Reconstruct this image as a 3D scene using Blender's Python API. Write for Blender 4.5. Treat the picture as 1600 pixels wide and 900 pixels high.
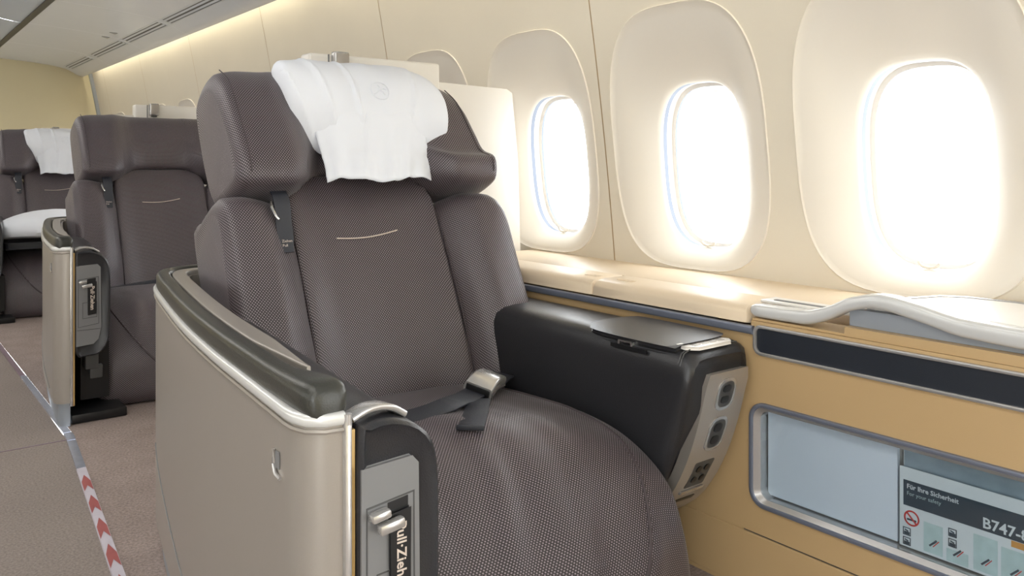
import bpy, bmesh, math, random
from mathutils import Vector, Matrix
random.seed(7)
for _o in list(bpy.data.objects): bpy.data.objects.remove(_o, do_unlink=True)
scene = bpy.context.scene
COL = scene.collection
E = 0.875                      # eye height above the cabin floor; coordinates below are given from eye level
TH = math.radians(37.817)

# ------------------------------------------------------------------ camera, world, lights, exposure
cam_d = bpy.data.cameras.new('camera'); cam = bpy.data.objects.new('camera', cam_d); COL.objects.link(cam)
cam.location = (0, 0, E); cam.rotation_euler = (math.pi/2, 0, -TH)
cam_d.sensor_width = 36; cam_d.lens = 36*1300/1600; cam_d.shift_y = -(450-254)/1600; cam_d.clip_start = 0.02
scene.camera = cam
world = bpy.data.worlds.new('overcast_sky'); scene.world = world; world.use_nodes = True
_b = world.node_tree.nodes['Background']; _b.inputs[0].default_value = (0.93, 0.97, 1.0, 1); _b.inputs[1].default_value = 8.6
vs = scene.view_settings
vs.view_transform = 'Standard'; vs.look = 'None'; vs.gamma = 1.0; vs.use_curve_mapping = False
vs.exposure = 0.0
CEIL_W = 6.8      # each ceiling lamp, watts
COVE_W = 2.2       # cove lamps along the sidewall, watts per metre

def area(name, loc, rot, sx, sy, watts, col=(1, 1, 1), portal=False, spread=math.pi):
    l = bpy.data.lights.new(name, 'AREA'); l.shape = 'RECTANGLE'; l.size = sx; l.size_y = sy
    l.energy = watts; l.color = col; l.spread = spread
    if portal: l.cycles.is_portal = True
    o = bpy.data.objects.new(name, l); COL.objects.link(o); o.location = (loc[0], loc[1], loc[2]+E); o.rotation_euler = rot
    return o
# lamps set into the cabin ceiling above the aisle
for yy in (-1.4, 0.6, 2.6, 4.6, 6.6):
    area('ceiling_lamp', (-0.25, yy, 1.045), (0, 0, 0), 0.55, 1.5, CEIL_W, (1.0, 0.98, 0.95))
# cove lamps in the gap between the bin and the sidewall
for yy in (0.0, 2.3, 4.6, 6.75):
    L_ = 2.2
    area('cove_lamp', (1.475, yy, 0.905), (0, math.radians(-14), 0), 0.03, L_, COVE_W*L_, (1.0, 0.90, 0.68))

# ------------------------------------------------------------------ helpers
def setp(o, label=None, cat=None, group=None, kind=None):
    if label: o['label'] = label
    if cat: o['category'] = cat
    if group: o['group'] = group
    if kind: o['kind'] = kind
    return o

def empty(name, loc, label=None, cat=None, group=None, kind=None):
    o = bpy.data.objects.new(name, None); COL.objects.link(o); o.empty_display_size = 0.1
    o.location = (loc[0], loc[1], loc[2]+E)
    o['_ox'] = 0
    del o['_ox']
    return setp(o, label, cat, group, kind)

def root_of(o):
    while o.parent: o = o.parent
    return o

def mk(name, vf, mat, parent=None, smooth=True, ang=40, uv=None, bevel=0, seg=2):
    verts, faces = vf[0], vf[1]
    if uv is None and len(vf) > 2: uv = vf[2]
    if parent is not None:
        off = root_of(parent).location
    else:
        xs = [v[0] for v in verts]; ys = [v[1] for v in verts]; zs = [v[2] for v in verts]
        off = Vector(((min(xs)+max(xs))/2, (min(ys)+max(ys))/2, min(zs)+E))
    me = bpy.data.meshes.new(name)
    me.from_pydata([(v[0]-off[0], v[1]-off[1], v[2]+E-off[2]) for v in verts], [], faces)
    if uv:
        ul = me.uv_layers.new(name='UVMap')
        for lp in me.loops: ul.data[lp.index].uv = uv[lp.vertex_index]
    bm = bmesh.new(); bm.from_mesh(me)
    if bevel:
        es = [e for e in bm.edges if len(e.link_faces) == 2 and e.calc_face_angle(0) > 0.6]
        bmesh.ops.bevel(bm, geom=es, offset=bevel, segments=seg, affect='EDGES', profile=0.5, clamp_overlap=True)
    bmesh.ops.recalc_face_normals(bm, faces=bm.faces)
    bm.to_mesh(me); bm.free()
    if smooth:
        for p in me.polygons: p.use_smooth = True
        me.set_sharp_from_angle(angle=math.radians(ang))
    o = bpy.data.objects.new(name, me); COL.objects.link(o)
    if mat: me.materials.append(mat)
    if parent is not None: o.parent = parent
    else: o.location = off
    return o

def join(*vfs):
    V = []; F = []
    for vf in vfs:
        k = len(V); V += list(vf[0]); F += [tuple(i+k for i in f) for f in vf[1]]
    return V, F

def box(x0, x1, y0, y1, z0, z1):
    V = [(x, y, z) for x in (x0, x1) for y in (y0, y1) for z in (z0, z1)]
    F = [(0, 1, 3, 2), (4, 6, 7, 5), (0, 4, 5, 1), (2, 3, 7, 6), (0, 2, 6, 4), (1, 5, 7, 3)]
    return V, F

def obox(c, ax, ay, az, sx, sy, sz):
    c = Vector(c); ax = Vector(ax).normalized()*sx/2; ay = Vector(ay).normalized()*sy/2; az = Vector(az).normalized()*sz/2
    V = [tuple(c+i*ax+j*ay+k*az) for i in (-1, 1) for j in (-1, 1) for k in (-1, 1)]
    return V, box(0, 1, 0, 1, 0, 1)[1]

def cr(pts, n, closed=False):
    """Catmull-Rom resampling of 2D/3D points to n samples, uniform in arc length"""
    P = [Vector(p) for p in pts]; m = len(P); out = []
    segs = m if closed else m-1
    for i in range(segs):
        if closed: p0, p1, p2, p3 = P[(i-1) % m], P[i], P[(i+1) % m], P[(i+2) % m]
        else: p0, p1, p2, p3 = P[max(i-1, 0)], P[i], P[i+1], P[min(i+2, m-1)]
        for k in range(12):
            t = k/12
            out.append(0.5*((2*p1)+(p2-p0)*t+(2*p0-5*p1+4*p2-p3)*t*t+(3*p1-p0-3*p2+p3)*t**3))
    out.append(P[0].copy() if closed else P[-1].copy())
    L = [0.0]
    for i in range(1, len(out)): L.append(L[-1]+(out[i]-out[i-1]).length)
    res = []; j = 0; N = n if closed else n-1
    for k in range(n):
        t = L[-1]*k/N
        while j < len(L)-2 and L[j+1] < t: j += 1
        d = L[j+1]-L[j]; a = (t-L[j])/d if d > 1e-9 else 0
        res.append(out[j].lerp(out[j+1], min(max(a, 0), 1)))
    return res

def loft(secs, cap=True, closed=True, refj=0):
    n = len(secs); m = len(secs[0]); V = [tuple(p) for s in secs for p in s]; F = []
    for i in range(n-1):
        for j in range(m if closed else m-1):
            j2 = (j+1) % m
            F.append((i*m+j, i*m+j2, (i+1)*m+j2, (i+1)*m+j))
    if cap and closed:
        F.append(tuple(range(m-1, -1, -1))); F.append(tuple((n-1)*m+j for j in range(m)))
    uv = []; cu = 0.0
    for i in range(n):
        if i: cu += (Vector(secs[i][refj])-Vector(secs[i-1][refj])).length
        L = [0.0]
        for j in range(1, m): L.append(L[-1]+(Vector(secs[i][j])-Vector(secs[i][j-1])).length)
        uv += [(cu, L[j]-L[refj]) for j in range(m)]
    return V, F, uv

def pchip(xs, ys, x):
    """smooth monotone-ish interpolation (cubic hermite with finite differences)"""
    n = len(xs)
    if x <= xs[0]: return ys[0]
    if x >= xs[-1]: return ys[-1]
    i = 0
    while xs[i+1] < x: i += 1
    h = xs[i+1]-xs[i]; t = (x-xs[i])/h
    def m(k):
        if k == 0 or k == n-1: return 0.0
        a = (ys[k]-ys[k-1])/(xs[k]-xs[k-1]); b = (ys[k+1]-ys[k])/(xs[k+1]-xs[k])
        return 0.0 if a*b <= 0 else 2*a*b/(a+b)
    return (2*t**3-3*t*t+1)*ys[i]+(t**3-2*t*t+t)*h*m(i)+(-2*t**3+3*t*t)*ys[i+1]+(t**3-t*t)*h*m(i+1)

def soft(stations, nx, M, refj, end=0.03, ends=(True, True), fn=None):
    """stations: [(x, [(y,z) control points])]; upholstered body lofted across x with rounded ends"""
    xs = [s[0] for s in stations]; K = len(stations[0][1]); secs = []
    x0, x1 = xs[0], xs[-1]; grid = []
    ne = 5
    for k in range(ne):
        if ends[0]: grid.append((x0+end*(1-math.cos(k/ne*math.pi/2)), math.sin((k+0.15)/(ne)*math.pi/2)))
    a0 = x0+(end if ends[0] else 0); a1 = x1-(end if ends[1] else 0)
    for k in range(nx+1): grid.append((a0+(a1-a0)*k/nx, 1.0))
    for k in range(ne-1, -1, -1):
        if ends[1]: grid.append((x1-end*(1-math.cos(k/ne*math.pi/2)), math.sin((k+0.15)/(ne)*math.pi/2)))
    for x, f in grid:
        cp = [(pchip(xs, [s[1][k][0] for s in stations], x), pchip(xs, [s[1][k][1] for s in stations], x)) for k in range(K)]
        sec = cr([(p[0], p[1]) for p in cp], M, True)
        if f < 1:   # shrink by an inset of about `end`
            cy = sum(p[0] for p in sec)/M; cz = sum(p[1] for p in sec)/M
            out = []
            for p in sec:
                d = Vector((p[0]-cy, p[1]-cz)); L = d.length
                q = max(L-end*(1-f), L*0.3)/L if L > 1e-6 else 1
                out.append(Vector((cy+d[0]*q, cz+d[1]*q)))
            sec = out
        pts = [(x, p[0], p[1]) for p in sec]
        if fn: pts = [fn(*p) for p in pts]
        secs.append(pts)
    return loft(secs, True, True, refj)

def tube(pts, r, n=10, closed=False, up=(0, 0, 1), ry=None):
    P = [Vector(p) for p in pts]; m = len(P); secs = []; up = Vector(up)
    for i in range(m):
        if closed: t = P[(i+1) % m]-P[i-1]
        else: t = P[min(i+1, m-1)]-P[max(i-1, 0)]
        t.normalize(); s = t.cross(up)
        if s.length < 1e-4: s = t.cross(Vector((1, 0, 0)))
        s.normalize(); w = s.cross(t).normalized()
        secs.append([tuple(P[i]+s*(r*math.cos(2*math.pi*k/n))+w*((ry or r)*math.sin(2*math.pi*k/n))) for k in range(n)])
    if closed:
        V, F, uv = loft(secs+[secs[0]], False)
        return V, F
    V, F, uv = loft(secs, True)
    return V, F

def sweep(pts, prof, up=(0, 0, 1), closed=False):
    """prof: 2D (side, up) closed profile swept along a path; side is right of travel"""
    P = [Vector(p) for p in pts]; m = len(P); secs = []; up = Vector(up)
    for i in range(m):
        if closed: t = P[(i+1) % m]-P[i-1]
        else: t = P[min(i+1, m-1)]-P[max(i-1, 0)]
        t.normalize(); s = t.cross(up).normalized(); w = s.cross(t).normalized()
        pr = prof(i/(m-1)) if callable(prof) else prof
        secs.append([tuple(P[i]+s*a+w*b) for a, b in pr])
    if closed: secs.append(secs[0])
    V, F, uv = loft(secs, not closed)
    return V, F

def rrect(cx, cy, hx, hy, r, n=6):
    r = min(r, hx*0.999, hy*0.999); out = []
    for sx, sy, a0 in ((1, 1, 0), (-1, 1, 90), (-1, -1, 180), (1, -1, 270)):
        for k in range(n+1):
            a = math.radians(a0+90*k/n)
            out.append((cx+sx*(hx-r)+r*math.cos(a), cy+sy*(hy-r)+r*math.sin(a)))
    return out

def prism(outline, fn, d0, d1):
    """outline of 2D points extruded from depth d0 to d1; fn(a,b,d) -> xyz"""
    n = len(outline); V = [fn(a, b, d0) for a, b in outline]+[fn(a, b, d1) for a, b in outline]
    F = [tuple(range(n)), tuple(range(2*n-1, n-1, -1))]+[(i, (i+1) % n, n+(i+1) % n, n+i) for i in range(n)]
    return V, F

def ring(o_out, o_in, fn, d0, d1):
    n = len(o_out); V = [fn(a, b, d0) for a, b in o_out]+[fn(a, b, d0) for a, b in o_in]+[fn(a, b, d1) for a, b in o_out]+[fn(a, b, d1) for a, b in o_in]
    F = []
    for i in range(n):
        j = (i+1) % n
        F += [(i, j, n+j, n+i), (2*n+i, 3*n+i, 3*n+j, 2*n+j), (i, 2*n+i, 2*n+j, j), (n+i, n+j, 3*n+j, 3*n+i)]
    return V, F

def text_vf(s, size, fn, depth=0.0006, align='LEFT', bold=False):
    cu = bpy.data.curves.new('t', 'FONT'); cu.body = s; cu.size = size; cu.align_x = align; cu.extrude = 0.0; cu.resolution_u = 2
    if bold: cu.offset = size*0.02
    o = bpy.data.objects.new('t', cu); COL.objects.link(o)
    dg = bpy.context.evaluated_depsgraph_get(); me = bpy.data.meshes.new_from_object(o.evaluated_get(dg))
    V = [fn(v.co.x, v.co.y, 0) for v in me.vertices]; F = [tuple(p.vertices) for p in me.polygons]
    bpy.data.objects.remove(o, do_unlink=True); bpy.data.curves.remove(cu); bpy.data.meshes.remove(me)
    return V, F

def copy_tree(o, parent=None):
    c = o.copy(); COL.objects.link(c); c.parent = parent
    for ch in list(o.children): copy_tree(ch, c)
    return c

# ------------------------------------------------------------------ materials
def srgb(r, g, b):
    f = lambda c: (c/255/12.92) if c/255 <= 0.04045 else ((c/255+0.055)/1.055)**2.4
    return (f(r), f(g), f(b), 1)

def mat(name, col, rough=0.5, metal=0.0, var=0.06, vscale=6, bump=0.0, bscale=300, spec=0.5, coat=0.0, grain=0.0):
    m = bpy.data.materials.new(name); m.use_nodes = True; nt = m.node_tree; N = nt.nodes; L = nt.links
    b = N['Principled BSDF']; b.inputs['Roughness'].default_value = rough; b.inputs['Metallic'].default_value = metal
    b.inputs['Specular IOR Level'].default_value = spec; b.inputs['Coat Weight'].default_value = coat
    tc = N.new('ShaderNodeTexCoord')
    n1 = N.new('ShaderNodeTexNoise'); n1.inputs['Scale'].default_value = vscale; n1.inputs['Detail'].default_value = 4
    L.new(tc.outputs['Object'], n1.inputs['Vector'])
    mx = N.new('ShaderNodeMix'); mx.data_type = 'RGBA'; mx.inputs['A'].default_value = tuple(c*(1-var) for c in col[:3])+(1,)
    mx.inputs['B'].default_value = tuple(min(1, c*(1+var)) for c in col[:3])+(1,)
    L.new(n1.outputs['Fac'], mx.inputs['Factor']); last = mx.outputs['Result']
    n2 = N.new('ShaderNodeTexNoise'); n2.inputs['Scale'].default_value = bscale; n2.inputs['Detail'].default_value = 3
    L.new(tc.outputs['Object'], n2.inputs['Vector'])
    if grain:
        mr = N.new('ShaderNodeMapRange'); mr.inputs['To Min'].default_value = 1-grain; mr.inputs['To Max'].default_value = 1+grain
        mr.inputs['From Min'].default_value = 0.3; mr.inputs['From Max'].default_value = 0.7
        L.new(n2.outputs['Fac'], mr.inputs['Value'])
        hs = N.new('ShaderNodeVectorMath'); hs.operation = 'SCALE'; L.new(last, hs.inputs[0]); L.new(mr.outputs[0], hs.inputs['Scale']); last = hs.outputs[0]
    L.new(last, b.inputs['Base Color'])
    if bump:
        bp = N.new('ShaderNodeBump'); bp.inputs['Strength'].default_value = bump; bp.inputs['Distance'].default_value = 0.002
        L.new(n2.outputs['Fac'], bp.inputs['Height']); L.new(bp.outputs['Normal'], b.inputs['Normal'])
    return m

def fabric(name, dark, light, px=0.0064, py=0.0036):
    """woven upholstery: staggered pale dots on a dark ground, laid out in UV metres"""
    m = bpy.data.materials.new(name); m.use_nodes = True; nt = m.node_tree; N = nt.nodes; L = nt.links
    b = N['Principled BSDF']; b.inputs['Roughness'].default_value = 0.43; b.inputs['Specular IOR Level'].default_value = 0.6; b.inputs['Sheen Weight'].default_value = 0.12
    b.inputs['Sheen Roughness'].default_value = 0.4
    uv = N.new('ShaderNodeUVMap'); sp = N.new('ShaderNodeSeparateXYZ'); L.new(uv.outputs[0], sp.inputs[0])
    def M(op, a, bb=None, cc=None):
        q = N.new('ShaderNodeMath'); q.operation = op
        for i, v in enumerate((a, bb, cc)):
            if v is None: continue
            if isinstance(v, (int, float)): q.inputs[i].default_value = v
            else: L.new(v, q.inputs[i])
        return q.outputs[0]
    v = M('DIVIDE', sp.outputs['Y'], py); row = M('FLOOR', v)
    u = M('ADD', M('DIVIDE', sp.outputs['X'], px), M('MULTIPLY', row, 0.5))
    fu = M('SUBTRACT', M('FRACT', u), 0.5); fv = M('SUBTRACT', M('FRACT', v), 0.5)
    d = M('SQRT', M('ADD', M('MULTIPLY', M('MULTIPLY', fu, 1.0), fu), M('MULTIPLY', M('MULTIPLY', fv, 0.45), fv)))
    mr = N.new('ShaderNodeMapRange'); mr.interpolation_type = 'SMOOTHSTEP'
    mr.inputs['From Min'].default_value = 0.33; mr.inputs['From Max'].default_value = 0.13
    L.new(d, mr.inputs['Value'])
    tc = N.new('ShaderNodeTexCoord'); nz = N.new('ShaderNodeTexNoise'); nz.inputs['Scale'].default_value = 9; nz.inputs['Detail'].default_value = 3
    L.new(tc.outputs['Object'], nz.inputs['Vector'])
    mx0 = N.new('ShaderNodeMix'); mx0.data_type = 'RGBA'; mx0.inputs['A'].default_value = tuple(c*0.8 for c in light[:3])+(1,); mx0.inputs['B'].default_value = light
    L.new(nz.outputs['Fac'], mx0.inputs['Factor'])
    mx = N.new('ShaderNodeMix'); mx.data_type = 'RGBA'; mx.inputs['A'].default_value = dark; L.new(mx0.outputs['Result'], mx.inputs['B'])
    L.new(mr.outputs[0], mx.inputs['Factor']); L.new(mx.outputs['Result'], b.inputs['Base Color'])
    bp = N.new('ShaderNodeBump'); bp.inputs['Strength'].default_value = 0.35; bp.inputs['Distance'].default_value = 0.001
    L.new(mr.outputs[0], bp.inputs['Height']); L.new(bp.outputs['Normal'], b.inputs['Normal'])
    return m

def clear(name, tint=(1, 1, 1, 1), refl=0.06, rough=0.02):
    m = bpy.data.materials.new(name); m.use_nodes = True; nt = m.node_tree; N = nt.nodes; L = nt.links
    N.remove(N['Principled BSDF']); out = N['Material Output']
    t = N.new('ShaderNodeBsdfTransparent'); t.inputs[0].default_value = tint
    g = N.new('ShaderNodeBsdfGlossy'); g.inputs['Roughness'].default_value = rough
    fr = N.new('ShaderNodeLayerWeight'); fr.inputs['Blend'].default_value = 0.12
    mm = N.new('ShaderNodeMath'); mm.operation = 'MULTIPLY_ADD'; mm.inputs[1].default_value = 0.5; mm.inputs[2].default_value = refl
    L.new(fr.outputs['Fresnel'], mm.inputs[0])
    s = N.new('ShaderNodeMixShader'); L.new(mm.outputs[0], s.inputs[0]); L.new(t.outputs[0], s.inputs[1]); L.new(g.outputs[0], s.inputs[2]); L.new(s.outputs[0], out.inputs[0])
    return m

def emit(name, col, s):
    m = bpy.data.materials.new(name); m.use_nodes = True; b = m.node_tree.nodes['Principled BSDF']
    b.inputs['Emission Color'].default_value = col; b.inputs['Emission Strength'].default_value = s; b.inputs['Base Color'].default_value = col
    return m

MT = dict(
    fabric=fabric('woven_brown_fabric', srgb(34, 27, 29), srgb(152, 139, 146)),
    leather=mat('black_leather', srgb(42, 42, 45), 0.3, bump=0.25, bscale=500),
    olive=mat('olive_black_leather', srgb(52, 52, 47), 0.33, bump=0.2, bscale=500),
    silver=mat('silver_paint', srgb(164, 157, 149), 0.34, 0.35, var=0.02, grain=0.02, bscale=900),
    trim=mat('satin_metal_trim', srgb(196, 194, 192), 0.26, 0.7, var=0.02),
    chrome=mat('polished_metal', srgb(214, 212, 208), 0.14, 0.95, var=0.02),
    handle=mat('pale_silver_handle', srgb(216, 216, 214), 0.25, 0.25, var=0.01),
    gold=mat('gold_edge', srgb(206, 172, 112), 0.4, 0.3),
    grey=mat('grey_plastic', srgb(120, 120, 121), 0.42, var=0.03),
    dgrey=mat('dark_grey_plastic', srgb(72, 72, 72), 0.45, var=0.03),
    black=mat('black_plastic', srgb(22, 22, 24), 0.4, var=0.03),
    steelblue=mat('blue_grey_trim', srgb(128, 134, 150), 0.32, 0.5, var=0.03),
    plinth=mat('plinth_grey', srgb(150, 156, 164), 0.4, 0.2),
    wall=mat('cream_sidewall', srgb(224, 215, 197), 0.55, var=0.035, vscale=5, bump=0.05, bscale=700, grain=0.012),
    reveal=mat('cream_window_reveal', srgb(228, 221, 209), 0.5, var=0.01),
    bulk=mat('ochre_bulkhead', srgb(216, 204, 168), 0.6, var=0.04, vscale=3),
    ceil=mat('ceiling_panel_grey', srgb(220, 224, 230), 0.2, var=0.02),
    ceil2=mat('ceiling_panel_blue_grey', srgb(190, 198, 208), 0.35, var=0.02),
    white=mat('white_shell', srgb(232, 227, 219), 0.35, var=0.01),
    cream=mat('cream_leather', srgb(226, 206, 178), 0.42, var=0.04, bump=0.15, bscale=420),
    tan=mat('tan_laminate', srgb(190, 161, 118), 0.4, var=0.04, vscale=4, grain=0.02, bscale=800),
    navy=mat('dark_navy_panel', srgb(26, 32, 42), 0.5, var=0.05, bump=0.2, bscale=900),
    cotton=mat('white_cotton', srgb(230, 233, 240), 0.8, var=0.015, bump=0.12, bscale=900),
    carpet=mat('aisle_carpet', srgb(142, 132, 126), 0.95, var=0.10, vscale=3, bump=1.0, bscale=170, grain=0.20, spec=0.1),
    carpet2=mat('seat_carpet', srgb(150, 136, 130), 0.95, var=0.22, vscale=9, bump=1.0, bscale=150, grain=0.26, spec=0.1),
    stripw=mat('floor_strip_white', srgb(200, 194, 204), 0.35, var=0.1, vscale=40),
    stripr=mat('floor_strip_red', srgb(160, 86, 84), 0.5, var=0.15, vscale=60),
    stripm=mat('floor_strip_metal', srgb(186, 190, 204), 0.25, 0.5, var=0.15, vscale=60),
    stripb=mat('floor_strip_brown', srgb(126, 108, 118), 0.5, var=0.2, vscale=30),
    weave=mat('plain_brown_weave', srgb(70, 61, 64), 0.6, bump=0.3, bscale=600),
    line=mat('woven_tag_thread', srgb(206, 192, 180), 0.6),
    gasket=mat('blue_grey_gasket', srgb(108, 116, 132), 0.4),
    pane=clear('window_pane', refl=0.02),
    acrylic=clear('pocket_acrylic', (0.93, 0.96, 0.98, 1), refl=0.05, rough=0.05),
    paper=mat('white_paper', srgb(214, 220, 228), 0.5, var=0.015),
    card=mat('card_stock', srgb(206, 212, 214), 0.45, var=0.02),
    ink=mat('dark_slate_print', srgb(52, 64, 74), 0.45),
    red=mat('red_print', srgb(190, 60, 54), 0.5),
    orange=mat('orange_print', srgb(196, 140, 70), 0.5, var=0.2, vscale=60),
    picture=mat('photo_print', srgb(150, 164, 172), 0.45, var=0.35, vscale=18),
    teal=mat('pale_teal_print', srgb(176, 196, 196), 0.5, var=0.2, vscale=50),
    belt=mat('black_webbing', srgb(42, 44, 52), 0.45, bump=0.4, bscale=900),
    lamp_glow=emit('lamp_diffuser', (1, 0.95, 0.86, 1), 1.5),
)

# ------------------------------------------------------------------ setting: floor
fl = mk('floor', ([(-2.0, -2.6, 0-E), (0.50, -2.6, 0-E), (0.50, 8.3, 0-E), (-2.0, 8.3, 0-E)], [(0, 1, 2, 3)]), MT['carpet'])
setp(fl, 'brown grey carpet of the aisle', kind='structure')
# strip line in plan: bends where the cabin starts to narrow to the nose
SP = [(0.27, 0.0), (0.345, 1.0), (0.421, 1.90), (0.512, 2.955), (0.50, 4.61), (0.485, 8.1)]
def strip_x(y):
    ys = [p[1] for p in SP]; xs = [p[0] for p in SP]
    if y <= ys[0]: return xs[0]
    for i in range(len(ys)-1):
        if y <= ys[i+1]: return xs[i]+(xs[i+1]-xs[i])*(y-ys[i])/(ys[i+1]-ys[i])
    return xs[-1]
yy = [-2.6, 0, 1.0, 1.9, 2.955, 4.61, 8.1]
V = []; F = []
for k, y in enumerate(yy):
    V += [(strip_x(y)+0.012, y, 0.004-E), (1.74, y, 0.004-E)]
    if k: F.append((2*k-2, 2*k-1, 2*k+1, 2*k))
f2 = mk('floor_seat_carpet', (V, F), MT['carpet2']); f2.name = 'floor'
setp(f2, 'mottled grey pink carpet under the seats', kind='structure')
# seam in the aisle carpet
mk('carpet_seam', box(-2.0, 0.50, 2.93, 2.936, -E, 0.0015-E), MT['stripb'], None).parent = None
bpy.data.objects['carpet_seam'].name = 'trim_2'; setp(bpy.data.objects['trim_2'], 'dark seam across the aisle carpet', kind='structure')
st = empty('trim_1', (0.5, 2.9, -E), 'floor path strip with red arrows along the aisle', kind='structure')
def strip_piece(name, y0, y1, m, w=0.024, n=2, h=0.007):
    V = []; F = []
    for k in range(n+1):
        y = y0+(y1-y0)*k/n; x = strip_x(y)
        V += [(x-w/2, y, h-E), (x+w/2, y, h-E), (x-w/2, y, -E), (x+w/2, y, -E)]
        if k: a = 4*k-4; b = 4*k; F += [(a, a+1, b+1, b), (a, b, b+2, a+2), (a+1, a+3, b+3, b+1)]
    F += [(0, 2, 3, 1), (4*n, 4*n+1, 4*n+3, 4*n+2)]
    return mk(name, (V, F), m, st, smooth=False)
strip_piece('strip_segment', 0.0, 2.62, MT['stripw'], n=4)
strip_piece('strip_segment', 2.625, 2.90, MT['stripm'], n=2)
strip_piece('strip_segment', 2.905, 2.99, MT['stripm'], n=2)
strip_piece('strip_segment', 2.995, 3.9, MT['stripm'], n=2, w=0.02)
strip_piece('strip_segment', 3.905, 8.1, MT['stripb'], n=3, w=0.018)
y = 0.3
while y < 2.55:        # printed red arrowheads
    hw = 0.011; L = 0.10
    pts = [(-hw, -0.02), (0, L*0.22), (hw, -0.02), (hw, L*0.55), (0, L*1.1), (-hw, L*0.55)]
    V = [(strip_x(y+b)+a, y+b, 0.0078-E) for a, b in pts]
    mk('red_arrow', (V, [(0, 1, 4, 5), (1, 2, 3, 4)]), MT['stripr'], st, smooth=False)
    y += 0.165

# ------------------------------------------------------------------ setting: sidewall with windows
def wx(z): return 1.735-0.10*(z+0.3)-0.05*(z+0.3)**2
PITCH = 0.590; WC = 1.447; WZ0, WZ1 = -0.284, 0.412
ZB, ZT, ZTOP = -0.36, 0.47, 0.98
def sgn(v): return -1 if v < 0 else 1
NA = 64
def outer_outline(yc):
    o = []
    cz = (WZ0+WZ1)/2; hh = (WZ1-WZ0)/2
    for k in range(NA):
        a = 2*math.pi*(k+0.5)/NA; ca, sa = math.cos(a), math.sin(a)
        e = 2/3.4
        hw = 0.258
        py = hw*sgn(ca)*abs(ca)**e; pz = hh*sgn(sa)*abs(sa)**e
        if pz > 0: py *= 1-0.10*(pz/hh)**2
        o.append((yc+py, cz+pz))
    return o
def open_outline(yc, g=0.0):
    o = []
    for k in range(NA):
        a = 2*math.pi*(k+0.5)/NA; ca, sa = math.cos(a), math.sin(a); e = 2/3.0
        o.append((yc+(0.141+g)*sgn(ca)*abs(ca)**e, -0.007+(0.221+g)*sgn(sa)*abs(sa)**e))
    return o
def rect_outline(y0, y1, z0, z1, yc, cz):
    o = []
    for k in range(NA):
        a = 2*math.pi*(k+0.5)/NA; ca, sa = math.cos(a), math.sin(a)
        hy = (y1-y0)/2; up = z1-cz; dn = cz-z0; vh = up if sa > 0 else dn
        t = min(hy/abs(ca) if abs(ca) > 1e-6 else 9, vh/abs(sa) if abs(sa) > 1e-6 else 9)
        o.append((yc+ca*t, cz+sa*t))
    # snap nearest samples to the corners
    for cy_, cz_ in ((y0, z0), (y0, z1), (y1, z0), (y1, z1)):
        i = min(range(NA), key=lambda q: (o[q][0]-cy_)**2+(o[q][1]-cz_)**2); o[i] = (cy_, cz_)
    return o
def wall_cell(yc, y0, y1):
    cz = (WZ0+WZ1)/2; A = outer_outline(yc); B = rect_outline(y0, y1, ZB, ZT, (y0+y1)/2, cz)
    secs = []
    for t in (0, 0.25, 0.5, 0.75, 1.0):
        s = [(a[0]+(b[0]-a[0])*t, a[1]+(b[1]-a[1])*t) for a, b in zip(A, B)]
        secs.append([(wx(z), y, z) for y, z in s])
    V, F, _ = loft(secs, False)
    # upper field of the panel
    n0 = len(V); nz = 10
    for i in range(nz+1):
        z = ZT+(ZTOP-ZT)*i/nz; V += [(wx(z), y0, z), (wx(z), y1, z)]
        if i: a = n0+2*i-2; F.append((a, a+1, a+3, a+2))
    n0 = len(V); V += [(wx(ZB), y0, ZB), (wx(ZB), y1, ZB), (1.745, y0, -E), (1.745, y1, -E)]; F.append((n0, n0+1, n0+3, n0+2))
    return V, F
wr = empty('wall_right', (1.74, 3.0, -E), 'cream curved cabin sidewall made of tall panels', kind='structure')
cents = [WC+PITCH*k for k in range(-4, 12)]
seam0 = WC+PITCH/2          # seam between window one and two; panels hold two windows each
gap = 0.004
wins = []
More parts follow.
